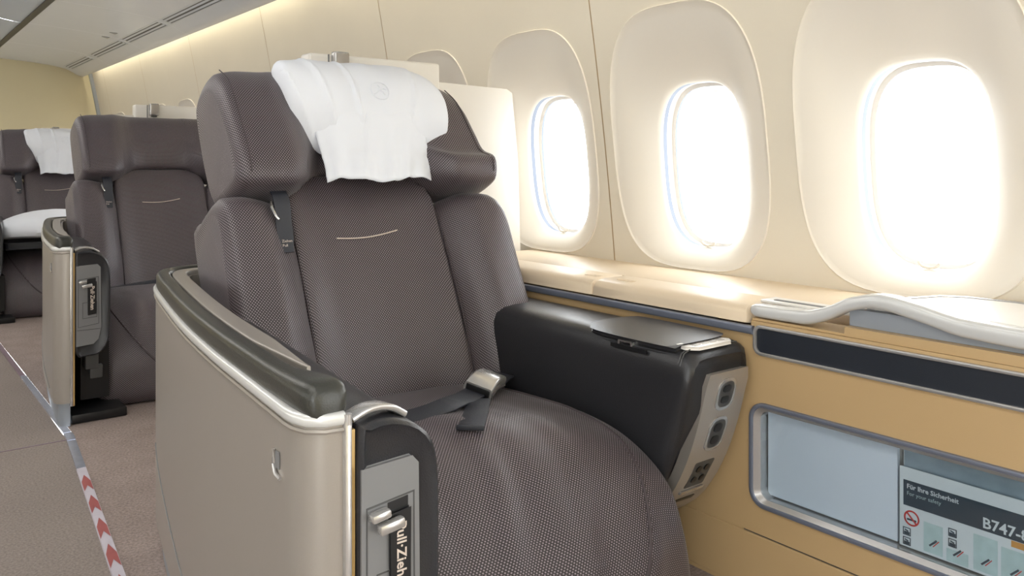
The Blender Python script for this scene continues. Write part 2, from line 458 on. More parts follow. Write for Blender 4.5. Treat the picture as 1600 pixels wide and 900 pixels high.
def add_window(yc, n):
    w = empty('window_%d' % n, (wx(0), yc, -0.3), kind='structure')
    A = outer_outline(yc); B = open_outline(yc); secs = []
    A1 = [(yc+(a-yc)*0.985, 0.064+(b-0.064)*0.988) for a, b in A]
    secs.append([(wx(z)+0.012, y, z) for y, z in A])
    secs.append([(wx(z)-0.0025, y, z) for y, z in A])
    secs.append([(wx(z)-0.0045, yc+(y-yc)*0.993, 0.064+(z-0.064)*0.995) for y, z in A])
    secs.append([(wx(z)+0.001, y, z) for y, z in A1])
    for t in (0.12, 0.25, 0.4, 0.55, 0.7, 0.82, 0.92, 0.975, 1.0):
        s = [(a[0]+(b[0]-a[0])*t, a[1]+(b[1]-a[1])*t) for a, b in zip(A1, B)]
        secs.append([(wx(z)*(1-t)+(1.722-0.10*z)*t+0.048*t**2.2+(0.006 if t == 1.0 else 0), y, z) for y, z in s])
    V, F, _ = loft(secs, False); mk('window_surround', (V, F), MT['reveal'], w, ang=60)
    X0 = lambda z: 1.722-0.10*z+0.054
    def rg(name, m, g0, d0, g1, d1, g2, d2):
        secs = [[(X0(z)+d, y, z) for y, z in open_outline(yc, g)] for g, d in ((g0, d0), (g1, d1), (g2, d2))]
        V, F, _ = loft(secs, False); return mk(name, (V, F), m, w, ang=30)
    rg('gasket', MT['gasket'], 0.0, 0.0, -0.001, 0.014, 0.003, 0.016)
    rg('inner_frame', MT['white'], 0.003, 0.016, 0.002, 0.04, -0.008, 0.042)
    rg('gasket', MT['gasket'], -0.008, 0.042, -0.008, 0.05, -0.006, 0.052)
    rg('outer_frame', MT['white'], -0.006, 0.052, -0.012, 0.10, -0.020, 0.102)
    O = open_outline(yc, 0.0)
    mk('window_pane', ([(X0(z)+0.046, y, z) for y, z in O], [tuple(range(NA))]), MT['pane'], w, smooth=False)
    # shade lip at the lower edge
    zt = -0.213
    mk('shade_tab', tube([(X0(zt)-0.004, yc+0.022*math.cos(q*math.pi/8), zt-0.012*math.sin(q*math.pi/8)) for q in range(9)], 0.0035, 6), MT['reveal'], w)
    return w
winset = []
for i, yc in enumerate(cents):
    # panel of two windows: cell edges
    y0, y1 = yc-PITCH/2, yc+PITCH/2
    k = i-4
    a = y0+(gap/2 if k % 2 != 0 else 0); b = y1-(gap/2 if k % 2 == 0 else 0)
    winset.append((yc, a, b, k))
panels = {}
for yc, a, b, k in winset:
    panels.setdefault((k+1)//2, []).append(wall_cell(yc, a, b))
def k_even_join(lst): return join(*lst)
for q, lst in panels.items():
    o = mk('wall_panel', k_even_join(lst), MT['wall'], wr, ang=60)
mk('panel_backing', box(1.60, 1.602, -1, 0, 0, 0.001), MT['wall'], wr); bpy.data.objects.remove(bpy.data.objects['panel_backing'], do_unlink=True)
# recessed joint strips behind the panel gaps
for yc, a, b, k in winset:
    if k % 2 == 0:
        s = yc+PITCH/2; V = []; F = []
        for i in range(15):
            z = ZB+(ZTOP-ZB)*i/14; V += [(wx(z)+0.0018, s-0.02, z), (wx(z)+0.0018, s+0.02, z)]
            if i: F.append((2*i-2, 2*i-1, 2*i+1, 2*i))
        mk('panel_joint', (V, F), MT['tan'], wr)
for n, (yc, a, b, k) in enumerate(winset):
    w = add_window(yc, n+1); wins.append(w)
    setp(w, 'oval cabin window with cream surround')
    # daylight enters here
    area('window_portal', (1.83, yc, 0), (0, math.radians(90), 0), 0.46, 0.30, 1, portal=True)
# opposite sidewall (behind the viewer's left), same panels and windows mirrored
wl = empty('wall_left', (-1.94, 3.0, -E), 'cream cabin sidewall on the other side of the aisle', kind='structure')
def mirror_into(src, parent):
    for ch in list(src.children):
        c = ch.copy(); COL.objects.link(c); c.parent = parent
wl.scale.x = -1; mirror_into(wr, wl)
nn = len(wins)
for q, w in enumerate(wins):
    m = empty('window_%d' % (nn+q+1), (-0.20-w.location.x, w.location.y, w.location.z-E), 'oval cabin window across the aisle', kind='structure')
    m.scale.x = -1; mirror_into(w, m)
    area('window_portal', (-2.03, w.location.y, 0), (0, math.radians(-90), 0), 0.46, 0.30, 1, portal=True)

# ------------------------------------------------------------------ setting: bulkhead, front wall, ceiling
YB = 8.07
wb = empty('wall_back', (0.5, YB, -E), 'plain ochre bulkhead at the far end of the cabin', kind='structure')
mk('bulkhead_panel', box(-1.95, 1.74, YB, YB+0.04, -E, 1.1), MT['bulk'], wb, smooth=False)
V = []
tr = sweep([(wx(z)-0.012, YB-0.012, z) for z in [ -0.36+0.1*i for i in range(13)]], [(-0.02, -0.014), (0.02, -0.014), (0.02, 0.014), (-0.02, 0.014)], up=(1, 0, 0))
mk('corner_trim', tr, MT['plinth'], wb)
wf = mk('wall_front', box(-1.95, 1.74, -2.64, -2.6, -E, 1.1), MT['bulk'], smooth=False); setp(wf, 'front bulkhead behind the viewer', kind='structure')

ce = empty('ceiling', (0.3, 3.0, 0.8), 'pale grey cabin ceiling and stowage bin underside', kind='structure')
prof = [(1.475, 0.80), (1.495, 0.765), (1.51, 0.755), (1.49, 0.752), (1.455, 0.765), (1.40, 0.795), (1.36, 0.812), (1.25, 0.834), (1.1, 0.851), (0.95, 0.862), (0.80, 0.871)]
prof = cr(prof, 36)
def ext(pf, y0, y1, m, name, par, n=1, off=0.0):
    secs = [[(p[0], y0+(y1-y0)*k/n, p[1]+off) for p in pf] for k in range(n+1)]
    V, F, _ = loft(secs, False, closed=False); return mk(name, (V, F), m, par, ang=50)
# bin underside in panels of about one metre, fine joints between them
ys = [-2.6, -1.0, 0.4, 1.8, 2.9, 4.05, 5.03, 5.96, 6.98, 8.07]
lowp = [p for p in prof if True]
for a, b in zip(ys[:-1], ys[1:]):
    ext(lowp, a+0.002, b-0.002, MT['ceil'], 'bin_panel', ce)
ext(lowp, -2.6, 8.07, MT['ceil2'], 'bin_joint_backing', ce, off=0.003)
# dark gap and the next ceiling panels further inboard
mk('shadow_gap', box(0.762, 0.801, -2.6, 8.07, 0.8705, 0.93), MT['black'], ce, smooth=False)
pf2 = cr([(0.763, 0.876), (0.73, 0.880), (0.60, 0.905), (0.40, 0.96), (0.2, 1.02), (0.06, 1.05)], 16)
for a, b in zip([-2.6, 0.0, 2.0, 4.0, 6.0], [0.0, 2.0, 4.0, 6.0, 8.07]):
    ext(pf2, a+0.003, b-0.003, MT['ceil2'], 'ceiling_panel', ce)
mk('ceiling_crown', box(-0.55, 0.07, -2.6, 8.07, 1.05, 1.08), MT['ceil2'], ce, smooth=False)
pf3 = [(-0.2-p[0]-0.3, p[1]) for p in pf2]
ext(pf3, -2.6, 8.07, MT['ceil2'], 'ceiling_panel', ce)
mk('ceiling_panel', box(-1.95, -1.24, -2.6, 8.07, 0.885, 0.92), MT['ceil'], ce, smooth=False)
# cove roof closing the gap above the cove lamps
mk('cove_roof', box(1.40, 1.72, -2.6, 8.07, 0.955, 0.975), MT['ceil'], ce, smooth=False)
mk('cove_back', box(1.40, 1.415, -2.6, 8.07, 0.80, 0.96), MT['ceil'], ce, smooth=False)
# air grilles in the bin underside
def onbin(x):
    best = min(range(len(prof)-1), key=lambda i: abs((prof[i][0]+prof[i+1][0])/2-x)); return prof[best], prof[best+1]
gx = 1.36; pa, pb = onbin(gx); sl = (pb[1]-pa[1])/(pb[0]-pa[0]); gz0 = pa[1]+(gx-pa[0])*sl
def gp(dx, y, d): return (gx+dx, y, gz0+dx*sl-d)
for a, b in [(7.06, 7.93), (6.01, 6.93), (5.06, 5.95), (4.08, 5.0), (3.1, 4.0), (2.1, 3.0)]:
    g = mk('air_grille', ring([(-0.034, a), (0.034, a), (0.034, b), (-0.034, b)], [(-0.027, a+0.015), (0.027, a+0.015), (0.027, b-0.015), (-0.027, b-0.015)], lambda p, q, d: gp(p, q, d), -0.002, 0.004), MT['ceil'], ce, smooth=False)
    mk('grille_back', ([gp(-0.027, a, 0.0015), gp(0.027, a, 0.0015), gp(0.027, b, 0.0015), gp(-0.027, b, 0.0015)], [(0, 1, 2, 3)]), MT['dgrey'], g, smooth=False)
    for s in (-0.012, 0.012):
        mk('slat', join(([gp(s-0.004, a+0.01, 0.002), gp(s+0.004, a+0.01, 0.007), gp(s+0.004, b-0.01, 0.007), gp(s-0.004, b-0.01, 0.002)], [(0, 1, 2, 3)])), MT['ceil'], g, smooth=False)
# passenger service panel outlines with small reading lights
def bz(x):
    for i in range(len(prof)-1):
        if prof[i][0] >= x >= prof[i+1][0] and i > 4:
            t = (x-prof[i][0])/(prof[i+1][0]-prof[i][0]); return prof[i][1]+(prof[i+1][1]-prof[i][1])*t
    return 0.87
def on_bin_disc(x, y, r, m, name, par, d=0.004):
    z = bz(x)
    o = [(x+r*math.cos(2*math.pi*k/20), y+r*math.sin(2*math.pi*k/20)) for k in range(20)]
    return mk(name, prism(o, lambda a, b, dd: (a, b, bz(a)-dd), -0.002, d), m, par)
for x, yv in ((1.262, 6.02), (1.262, 5.80)):
    mk('sign_icon', prism([(x-0.03, yv), (x+0.012, yv-0.03), (x+0.012, yv+0.04)], lambda a, b, dd: (a, b, bz(a)-dd), -0.001, 0.002), MT['grey'], ce, smooth=False)
# lamp diffusers in the ceiling crown and their housings
for yy_ in (-1.4, 0.6, 2.6, 4.6, 6.6):
    mk('lamp_diffuser', box(-0.53, 0.03, yy_-0.76, yy_+0.76, 1.049, 1.052), MT['lamp_glow'], ce, smooth=False)

# ------------------------------------------------------------------ side console along the sidewall
FX = 1.41
sc_ = empty('side_console', (1.56, 0.9, -E), 'tan side console with cream padded ledge running below the windows', 'console')
Y0c, Y1c = -0.6, 2.10
# front face with an opening for the literature pocket
PK = dict(y0=0.10, y1=1.032, z0=-0.688, z1=-0.478, r=0.035)
def face_with_hole(x, y0, y1, z0, z1, hole):
    bm = bmesh.new()
    def loop(pts):
        vs_ = [bm.verts.new((x, a, b)) for a, b in pts]
        return [bm.edges.new((vs_[i], vs_[(i+1) % len(vs_)])) for i in range(len(vs_))]
    ed = loop([(y0, z0), (y1, z0), (y1, z1), (y0, z1)])+loop(hole)
    bmesh.ops.triangle_fill(bm, use_beauty=True, use_dissolve=False, edges=ed)
    bm.verts.index_update(); V = [tuple(v.co) for v in bm.verts]; F = [tuple(v.index for v in f.verts) for f in bm.faces]; bm.free()
    return V, F
hole = rrect((PK['y0']+PK['y1'])/2, (PK['z0']+PK['z1'])/2, (PK['y1']-PK['y0'])/2-0.006, (PK['z1']-PK['z0'])/2-0.006, PK['r']-0.006)
mk('front_panel', face_with_hole(FX, Y0c, Y1c, -0.743, -0.346, hole), MT['tan'], sc_, smooth=False)
mk('upper_panel', box(FX, FX+0.01, Y0c, 1.03, -0.346, -0.318), MT['tan'], sc_, smooth=False)
mk('lower_panel', box(FX, FX+0.02, Y0c, Y1c, -E+0.012, -0.747), MT['tan'], sc_, smooth=False, bevel=0.002)
mk('kick_strip', box(FX+0.01, FX+0.02, Y0c, Y1c, -E, -E+0.012), MT['dgrey'], sc_, smooth=False)
mk('joint_backing', box(FX+0.004, FX+0.006, Y0c, Y1c, -0.75, -0.74), MT['dgrey'], sc_, smooth=False)
mk('console_core', join(box(FX+0.075, FX+0.31, Y0c, Y1c, -E, -0.335), box(FX+0.002, FX+0.075, 1.05, Y1c, -E, -0.36)), MT['tan'], sc_, smooth=False)
# ledge: flat strip by the wall and padded lids at the front
mk('ledge', box(1.527, 1.745, Y0c, 2.13, -0.33, -0.287), MT['cream'], sc_, bevel=0.004)
def lid(y0, y1):
    pr = cr([(1.420, -0.327), (1.413, -0.318), (1.414, -0.303), (1.428, -0.291), (1.46, -0.287), (1.519, -0.287), (1.523, -0.292), (1.523, -0.327)], 30, True)
    n = 8; secs = []
    for k in range(n+1):
        e = min(k, n-k); ins = 0.004 if e == 0 else 0.0
        yy = {0: y0, 1: y0+0.004}.get(k, {n: y1, n-1: y1-0.004}.get(k, y0+(y1-y0)*k/n))
        secs.append([(p[0]+(ins if p[0] < 1.47 else -ins), yy, p[1]-(ins if p[1] > -0.31 else 0)) for p in pr])
    V, F, _ = loft(secs); o = mk('padded_lid', (V, F), MT['cream'], sc_, ang=50)
    return o
l1 = lid(1.501, 2.10); l2 = lid(1.043, 1.497)
for l, yy in ((l1, 1.545), (l2, 1.43)):
    mk('finger_latch', ring(rrect(1.462, yy, 0.008, 0.028, 0.006), rrect(1.462, yy, 0.005, 0.025, 0.004), lambda a, b, d: (a, b, -0.2872+d), 0, 0.0012), MT['cream'], l)
mk('shadow_slot', box(1.415, 1.42, 1.12, 1.42, -0.3285, -0.322), MT['black'], sc_, smooth=False)
# metal rail that turns into the frame of the dark strip
rail_p = [(FX-0.003, 2.10, -0.3375), (FX-0.003, 1.6, -0.3375), (FX-0.003, 1.03, -0.3375)]
mk('metal_rail', sweep([(FX-0.003, y, -0.3365) for y in (2.10, 1.7, 1.3, 1.022)], rrect(0, 0, 0.007, 0.0085, 0.004, 4)), MT['steelblue'], sc_)
so = rrect((1.022+Y0c)/2, -0.354, (1.022-Y0c)/2, 0.0305, 0.018)
si = rrect((1.022+Y0c)/2, -0.354, (1.022-Y0c)/2-0.007, 0.0235, 0.012)
mk('strip_frame', ring(so, si, lambda a, b, d: (FX-d, a, b), -0.001, 0.007), MT['trim'], sc_, bevel=0.002)
mk('dark_strip', prism(si, lambda a, b, d: (FX-d, a, b), -0.001, 0.002), MT['navy'], sc_, smooth=False)
# literature pocket
po = rrect((PK['y0']+PK['y1'])/2, (PK['z0']+PK['z1'])/2, (PK['y1']-PK['y0'])/2, (PK['z1']-PK['z0'])/2, PK['r'])
pi_ = rrect((PK['y0']+PK['y1'])/2, (PK['z0']+PK['z1'])/2, (PK['y1']-PK['y0'])/2-0.009, (PK['z1']-PK['z0'])/2-0.009, PK['r']-0.009)
pi2 = rrect((PK['y0']+PK['y1'])/2, (PK['z0']+PK['z1'])/2, (PK['y1']-PK['y0'])/2-0.021, (PK['z1']-PK['z0'])/2-0.017, PK['r']-0.016)
pkf = mk('pocket_frame', ring(po, pi_, lambda a, b, d: (FX-d, a, b), -0.004, 0.007), MT['steelblue'], sc_, bevel=0.003)
V, F, _ = loft([[(FX-0.003, a, b) for a, b in pi_], [(FX+0.004, a, b) for a, b in pi2], [(FX+0.055, a, b) for a, b in pi2]], False)
mk('pocket_lining', (V, F), MT['trim'], pkf)
mk('pocket_back', prism(pi2, lambda a, b, d: (FX+d, a, b), 0.052, 0.056), MT['white'], pkf, smooth=False)
mk('pocket_pane', prism(pi2, lambda a, b, d: (FX+d, a, b), 0.006, 0.0075), MT['acrylic'], pkf, smooth=False)

# things kept in the pocket
def slab(name, y0, y1, z0, z1, x0, x1, m, label=None, cat=None, parent=None):
    o = mk(name, box(x0, x1, y0, y1, z0, z1), m, parent, smooth=False)
    if label: setp(o, label, cat)
    return o
slab('booklet', 0.742, 1.008, -0.668, -0.500, FX+0.026, FX+0.034, MT['paper'], 'plain pale white booklet at the left of the clear console pocket', 'booklet')
mg = empty('magazine', (FX+0.04, 0.6, -0.668), 'magazine with a cloudy landscape photo behind the safety card', 'magazine')
slab('cover', 0.45, 0.736, -0.668, -0.503, FX+0.036, FX+0.042, MT['card'], parent=mg)
slab('cover_photo', 0.452, 0.734, -0.600, -0.505, FX+0.0352, FX+0.036, MT['picture'], parent=mg)
CX = FX+0.020
scd = empty('safety_card', (CX, 0.55, -0.668), 'safety card with dark title band and no smoking sign', 'card')
slab('card_sheet', 0.40, 0.735, -0.668, -0.530, CX, CX+0.0012, MT['card'], parent=scd)
slab('title_band', 0.402, 0.728, -0.596, -0.552, CX-0.0006, CX, MT['ink'], parent=scd)
def cardtext(s, yl, zb, size, m, name='printed_text', bold=False):
    V, F = text_vf(s, size, lambda a, b, d: (CX-0.0010, yl-a, zb+b), bold=bold); return mk(name, (V, F), m, scd, smooth=False)
cardtext('Für Ihre Sicherheit', 0.722, -0.5655, 0.0115, MT['card'], bold=True)
cardtext('For your safety', 0.722, -0.577, 0.0095, MT['teal'])
cardtext('B747-8', 0.598, -0.591, 0.024, MT['card'], bold=True)
slab('orange_block', 0.402, 0.555, -0.607, -0.597, CX-0.0006, CX, MT['orange'], parent=scd)
def disc(cy, cz, r, n=24): return [(cy+r*math.cos(2*math.pi*k/n), cz+r*math.sin(2*math.pi*k/n)) for k in range(n)]
fc = lambda a, b, d: (CX-0.0004-d, a, b)
cy_, cz_ = 0.7135, -0.616
mk('no_smoking_ring', ring(disc(cy_, cz_, 0.0135), disc(cy_, cz_, 0.0108), fc, 0, 0.0006), MT['red'], scd, smooth=False)
def bar2(y0, z0, y1, z1, w, m, name, d=0.0006):
    a = Vector((y0, z0)); b = Vector((y1, z1)); t = (b-a).normalized(); n_ = Vector((-t[1], t[0]))*w/2
    mk(name, prism([tuple(a+n_), tuple(b+n_), tuple(b-n_), tuple(a-n_)], fc, 0, d), m, scd, smooth=False)
bar2(cy_+0.009, cz_+0.009, cy_-0.009, cz_-0.009, 0.0026, MT['red'], 'no_smoking_bar', 0.0007)
bar2(cy_+0.008, cz_-0.003, cy_-0.008, cz_-0.003, 0.003, MT['ink'], 'cigarette')
def picto(y, z, s, m):
    mk('pictogram_frame', ring([(y-s, z-s), (y+s, z-s), (y+s, z+s), (y-s, z+s)], [(y-s*.8, z-s*.8), (y+s*.8, z-s*.8), (y+s*.8, z+s*.8), (y-s*.8, z+s*.8)], fc, 0, 0.0004), MT['ink'], scd, smooth=False)
    bar2(y-s*.7, z-s*.4, y+s*.7, z-s*.4, s*.7, MT['ink'], 'pictogram_shape')
    bar2(y-s*.4, z+s*.1, y+s*.5, z+s*.4, s*.3, MT['ink'], 'pictogram_shape')
for a, b in ((0.722, -0.641), (0.722, -0.658), (0.645, -0.617), (0.645, -0.634)): picto(a, b, 0.0068, MT['ink'])
for y0, y1, z0, z1 in ((0.661, 0.693, -0.664, -0.614), (0.575, 0.612, -0.664, -0.606), (0.53, 0.57, -0.664, -0.612), (0.62, 0.655, -0.666, -0.645)):
    slab('drawing_panel', y0, y1, z0, z1, CX-0.0004, CX, MT['teal'], parent=scd)
    bar2((y0+y1)/2+0.006, z0+0.012, (y0+y1)/2-0.006, z0+0.024, 0.003, MT['ink'], 'drawing_mark')
    bar2((y0+y1)/2, z0+0.012, (y0+y1)/2-0.010, z0+0.024, 0.0015, MT['red'], 'drawing_mark')

# white folding table lid resting on the ledge, with its swooping front handle
tl = empty('table_lid', (1.55, 0.5, -0.287), 'white table lid with swooping silver handle on the console ledge', 'table lid')
def ribbon_path(y):
    return pchip([-0.6, 0.50, 0.62, 0.70, 0.77, 0.82, 0.87, 0.92, 1.035], [-0.276, -0.276, -0.272, -0.257, -0.2475, -0.258, -0.283, -0.297, -0.2985], y)
ysr = [1.036-0.012*i for i in range(60)]+[0.30, 0.0, -0.3, -0.6]
secs = []
for i, y in enumerate(ysr):
    z = ribbon_path(y); x = 1.430+0.004*math.sin(y*3)
    hw = 0.020; hh = pchip([-0.6, 0.5, 0.72, 0.80, 0.9, 1.04], [0.016, 0.016, 0.0145, 0.0125, 0.0135, 0.0125], y)
    if i == 0: hw *= 0.7; hh *= 0.7
    secs.append([(x+a, y, z+b) for a, b in rrect(0, 0, hw, hh, 0.009, 4)])
V, F, _ = loft(secs); mk('handle_rail', (V, F), MT['handle'], tl, ang=60)
top = [(1.452, -0.6), (1.70, -0.6), (1.70, 0.70), (1.69, 0.74), (1.66, 0.775), (1.60, 0.80), (1.452, 0.81)]
mk('lid_top', prism(top, lambda a, b, d: (a, b, -0.287+d), 0.0005, 0.026), MT['white'], tl, bevel=0.004)
rimp = [(1.69, y, -0.262) for y in (-0.6, 0.2, 0.66)]+[(1.68, 0.73, -0.262), (1.65, 0.77, -0.262), (1.58, 0.793, -0.262), (1.47, 0.80, -0.262)]
mk('lid_rim', tube(rimp, 0.006, 8, ry=0.004), MT['trim'], tl)
mk('front_fascia', join(box(FX+0.004, FX+0.075, Y0c, 0.83, -0.3175, -0.3005), box(FX+0.004, FX+0.075, 0.83, 1.03, -0.3175, -0.313)), MT['tan'], sc_, smooth=False)
mk('base_tray', box(1.448, 1.50, 0.815, 1.036, -0.2865, -0.280), MT['white'], tl, bevel=0.003)
mk('tray_slot', box(1.458, 1.468, 0.85, 1.01, -0.2805, -0.2785), MT['grey'], tl, smooth=False)
mk('lid_apron', prism([(1.432, -0.6), (1.432, 0.83), (1.452, 0.84), (1.452, -0.6)], lambda a, b, d: (a, b, -0.287+d), -0.013, 0.018), MT['plinth'], tl, smooth=False)

# the console runs on beside the rows behind
for a, b, g in ((2.22, 4.30, 3), (4.46, 6.55, 4)):
    sx = 1.53
    o = empty('trim_%d' % g, (1.62, (a+b)/2, -E), 'side ledge below the windows further back', kind='structure')
    mk('console_body', box(sx, 1.73, a, b, -E, -0.335), MT['tan'], o, smooth=False)
    mk('ledge', box(sx-0.005, 1.735, a, b, -0.333, -0.287), MT['cream'], o, bevel=0.012)
    mk('metal_rail', sweep([(sx-0.006, y, -0.345) for y in (a, (a+b)/2, b)], rrect(0, 0, 0.006, 0.008, 0.004, 3)), MT['steelblue'], o)

# ------------------------------------------------------------------ dividers behind the seats
def divider(dx, y, dz, label, x1=1.69):
    d = empty('seat_divider', (1.3+dx, y, -E), label, 'divider', 'white dividers behind the seats')
    xa, xb = 0.945+dx, 1.365+dx
    sec = [(0.86+dx, -E), (x1, -E), (x1, -0.2865), (wx(0.0)-0.020, 0.0), (wx(0.23)-0.012, 0.222), (wx(0.23)-0.03, 0.232+dz), (xb-0.02, 0.240+dz), (0.86+dx, 0.240+dz)]
    sec = [(min(a, 1.5), b) if b < -0.287 else (a, b) for a, b in sec]
    sec[1] = (1.405 if dx == 0 else 1.52, -E); sec[2] = (1.405 if dx == 0 else 1.52, -0.2845); sec.insert(3, (x1, -0.2845))
    bd = mk('divider_panel', prism(sec, lambda a, b, t: (a, y+t, b), 0.0, 0.045), MT['white'], d, bevel=0.006)
    mk('screen_housing', box(xa, xb, y-0.028, y+0.03, 0.13, 0.298+dz), MT['white'], d, bevel=0.008, seg=3)
    mk('housing_groove', box(xa+0.055, xa+0.059, y-0.0288, y-0.0278, 0.13, 0.297+dz), MT['grey'], d, smooth=False)
    lampx = xa+0.085
    rl = mk('reading_lamp', box(lampx-0.022, lampx+0.022, y-0.055, y-0.028, 0.245+dz, 0.304+dz), MT['trim'], d, bevel=0.005, seg=3)
    mk('lamp_cover', box(lampx-0.017, lampx+0.020, y-0.058, y-0.0545, 0.252+dz, 0.299+dz), MT['silver'], rl, bevel=0.002)
    mk('lamp_hinge', box(lampx-0.012, lampx+0.012, y-0.052, y-0.032, 0.238+dz, 0.247+dz), MT['dgrey'], rl, smooth=False)
    mk('vent_dot', box(lampx-0.006, lampx+0.006, y-0.0286, y-0.0275, 0.18, 0.186), MT['dgrey'], d, smooth=False)
    return d
divider(0.0, 2.14, 0.0, 'white divider with reading lamp directly behind the nearest seat')
divider(0.10, 4.40, -0.012, 'white divider with reading lamp behind the middle seat', 1.70)
divider(0.02, 6.62, -0.055, 'white divider with small lamp behind the farthest seat', 1.70)

# ------------------------------------------------------------------ seats
S0 = 0.963
ph = math.atan(0.4545); sp_, cp_ = math.sin(ph), math.cos(ph)
def hw(h, w): return (1.65+sp_*h-cp_*w, -0.55+cp_*h+sp_*w)     # along the reclined back: height, forward -> y, z
def H(x, h, w): y, z = hw(h, w); return (x, y, z)
seat = empty('airline_seat', (S0, 1.3, -E), 'nearest brown woven airline seat with white headrest pillow', 'seat', 'brown airline seats in the window row')

def backsec(h0, h1, T, w, r=0.045, bulge=0.0):
    """section of a back cushion: front at depth w, back at w-T"""
    f = [(h0, w-0.02), (h0+0.05, w), (h0+(h1-h0)*0.35, w+bulge), (h0+(h1-h0)*0.7, w+bulge*0.8), (h1-r, w), (h1-r*0.35, w-r*0.35), (h1, w-r*1.1), (h1-0.01, w-T+r*0.5), (h1-r, w-T), (h0+0.05, w-T), (h0, w-T+0.02)]
    return [hw(*p) for p in f]
ctr = [(S0+a, backsec(-0.06, t, 0.15, w, 0.04, 0.012)) for a, t, w in ((-0.197, 0.535, 0.022), (-0.178, 0.56, 0.02), (-0.11, 0.585, 0.0), (0.0, 0.59, -0.008), (0.11, 0.585, 0.0), (0.178, 0.56, 0.02), (0.197, 0.535, 0.022))]
bk = mk('backrest', soft(ctr, 30, 60, 10, 0.012), MT['fabric'], seat)
def tagline(h, half):
    return [H(S0+0.025+half*t, h-0.006+0.012*abs(0.5*(t+1))-0.004*(1-t*t), 0.0) for t in [q/6-1 for q in range(13)]]
for s in (-1, 1):
    st_ = [(0.199, 0.485, 0.028, 0.02), (0.235, 0.495, 0.055, 0.02), (0.285, 0.497, 0.088, 0.012), (0.335, 0.487, 0.098, 0.0), (0.37, 0.462, 0.088, 0.0), (0.386, 0.425, 0.06, 0.0)]
    if s < 0: st_ = st_[:3]+[(0.325, 0.499, 0.098, 0.0), (0.36, 0.497, 0.094, 0.0), (0.376, 0.489, 0.082, 0.0)]
    rows = [(S0+s*a, backsec(-0.06, t, 0.16+w*0.4, w, 0.05, b)) for a, t, w, b in st_]
    if s < 0: rows.reverse()
    mk('side_bolster', soft(rows, 22, 60, 12, 0.03 if s > 0 else 0.024), MT['fabric'], seat)
    # piping along the seam between centre and bolster
    pp = [H(S0+s*0.198, h, w) for h, w in ((0.0, 0.012), (0.15, 0.034), (0.3, 0.036), (0.42, 0.03), (0.49, 0.012))]
    mk('seam_piping', tube([tuple(p) for p in cr(pp, 20)], 0.0016, 6), MT['weave'], bk)
# stitched pale line on the centre panel, laid on the cushion front
def front_w(x, h):
    # front depth of the centre cushion (matches the control sections)
    a = abs(x-S0); w = pchip([0, 0.11, 0.178, 0.197], [-0.008, 0.0, 0.02, 0.022], a); return w
tl_pts = []
for q in range(13):
    t = q/12; x = S0-0.084+0.166*t; h = 0.403+0.012*t-0.006*math.sin(math.pi*t)
    tl_pts.append(H(x, h, front_w(x, h)+0.0125))
mk('stitched_line', tube(tl_pts, 0.0021, 6, ry=0.0018), MT['line'], bk)

# headrest: centre pad with deep wings
def wingsec(k, top, left=False):
    c = [(0.578, -0.02), (0.583, 0.0), (0.60, 0.012), (0.64, 0.030), (0.68, 0.034), (0.72, 0.034), (0.80, 0.016), (0.842, -0.012), (0.855, -0.04), (0.845, -0.085), (0.80, -0.10), (0.64, -0.10), (0.585, -0.08)]
    w = [(0.498, 0.02), (0.500, 0.100), (0.520, 0.128), (0.560, 0.134), (0.597, 0.094), (0.66, 0.076), (0.76, 0.050), (0.825, 0.008), (0.838, -0.03), (0.83, -0.08), (0.79, -0.10), (0.62, -0.10), (0.512, -0.06)]
    if left: w = [(0.498, 0.02), (0.500, 0.100), (0.516, 0.124), (0.560, 0.131), (0.61, 0.124), (0.68, 0.108), (0.77, 0.082), (0.828, 0.034), (0.842, -0.02), (0.832, -0.08), (0.79, -0.10), (0.62, -0.10), (0.512, -0.06)]
    return [hw(a[0]*(1-k)+b[0]*k+(top if 5 < i < 11 else 0), a[1]*(1-k)+b[1]*k) for i, (a, b) in enumerate(zip(c, w))]
hst = [(-0.362, 0.97, -0.030), (-0.345, 1.0, -0.014), (-0.29, 1.0, -0.002), (-0.235, 0.97, 0.0), (-0.19, 0.75, 0.006), (-0.15, 0.35, 0.004), (-0.11, 0.08, 0.0), (-0.05, 0, 0), (0.05, 0, 0), (0.11, 0.08, 0.0), (0.15, 0.35, 0.004), (0.19, 0.75, 0.006), (0.235, 0.97, 0.008), (0.29, 1.0, 0.008), (0.345, 1.0, -0.012), (0.362, 0.93, -0.035)]
HC = S0+0.012
hr = mk('headrest', soft([(HC+a*0.965, wingsec(k, t, a < 0)) for a, k, t in hst], 70, 72, 18, 0.028), MT['fabric'], seat)
for s in (-1, 1):   # welt seam round each wing's outer face
    wv = [(0.500, 0.07), (0.517, 0.124), (0.560, 0.132), (0.61, 0.125), (0.68, 0.109), (0.77, 0.083), (0.826, 0.036)] if s < 0 else [(0.500, 0.07), (0.520, 0.129), (0.560, 0.135), (0.597, 0.095), (0.66, 0.077), (0.76, 0.051), (0.825, 0.009)]
    mk('seam_piping', tube([H(HC+s*0.322, a, b-0.0004) for a, b in [tuple(p) for p in cr(wv, 18)]], 0.0014, 6), MT['weave'], hr)
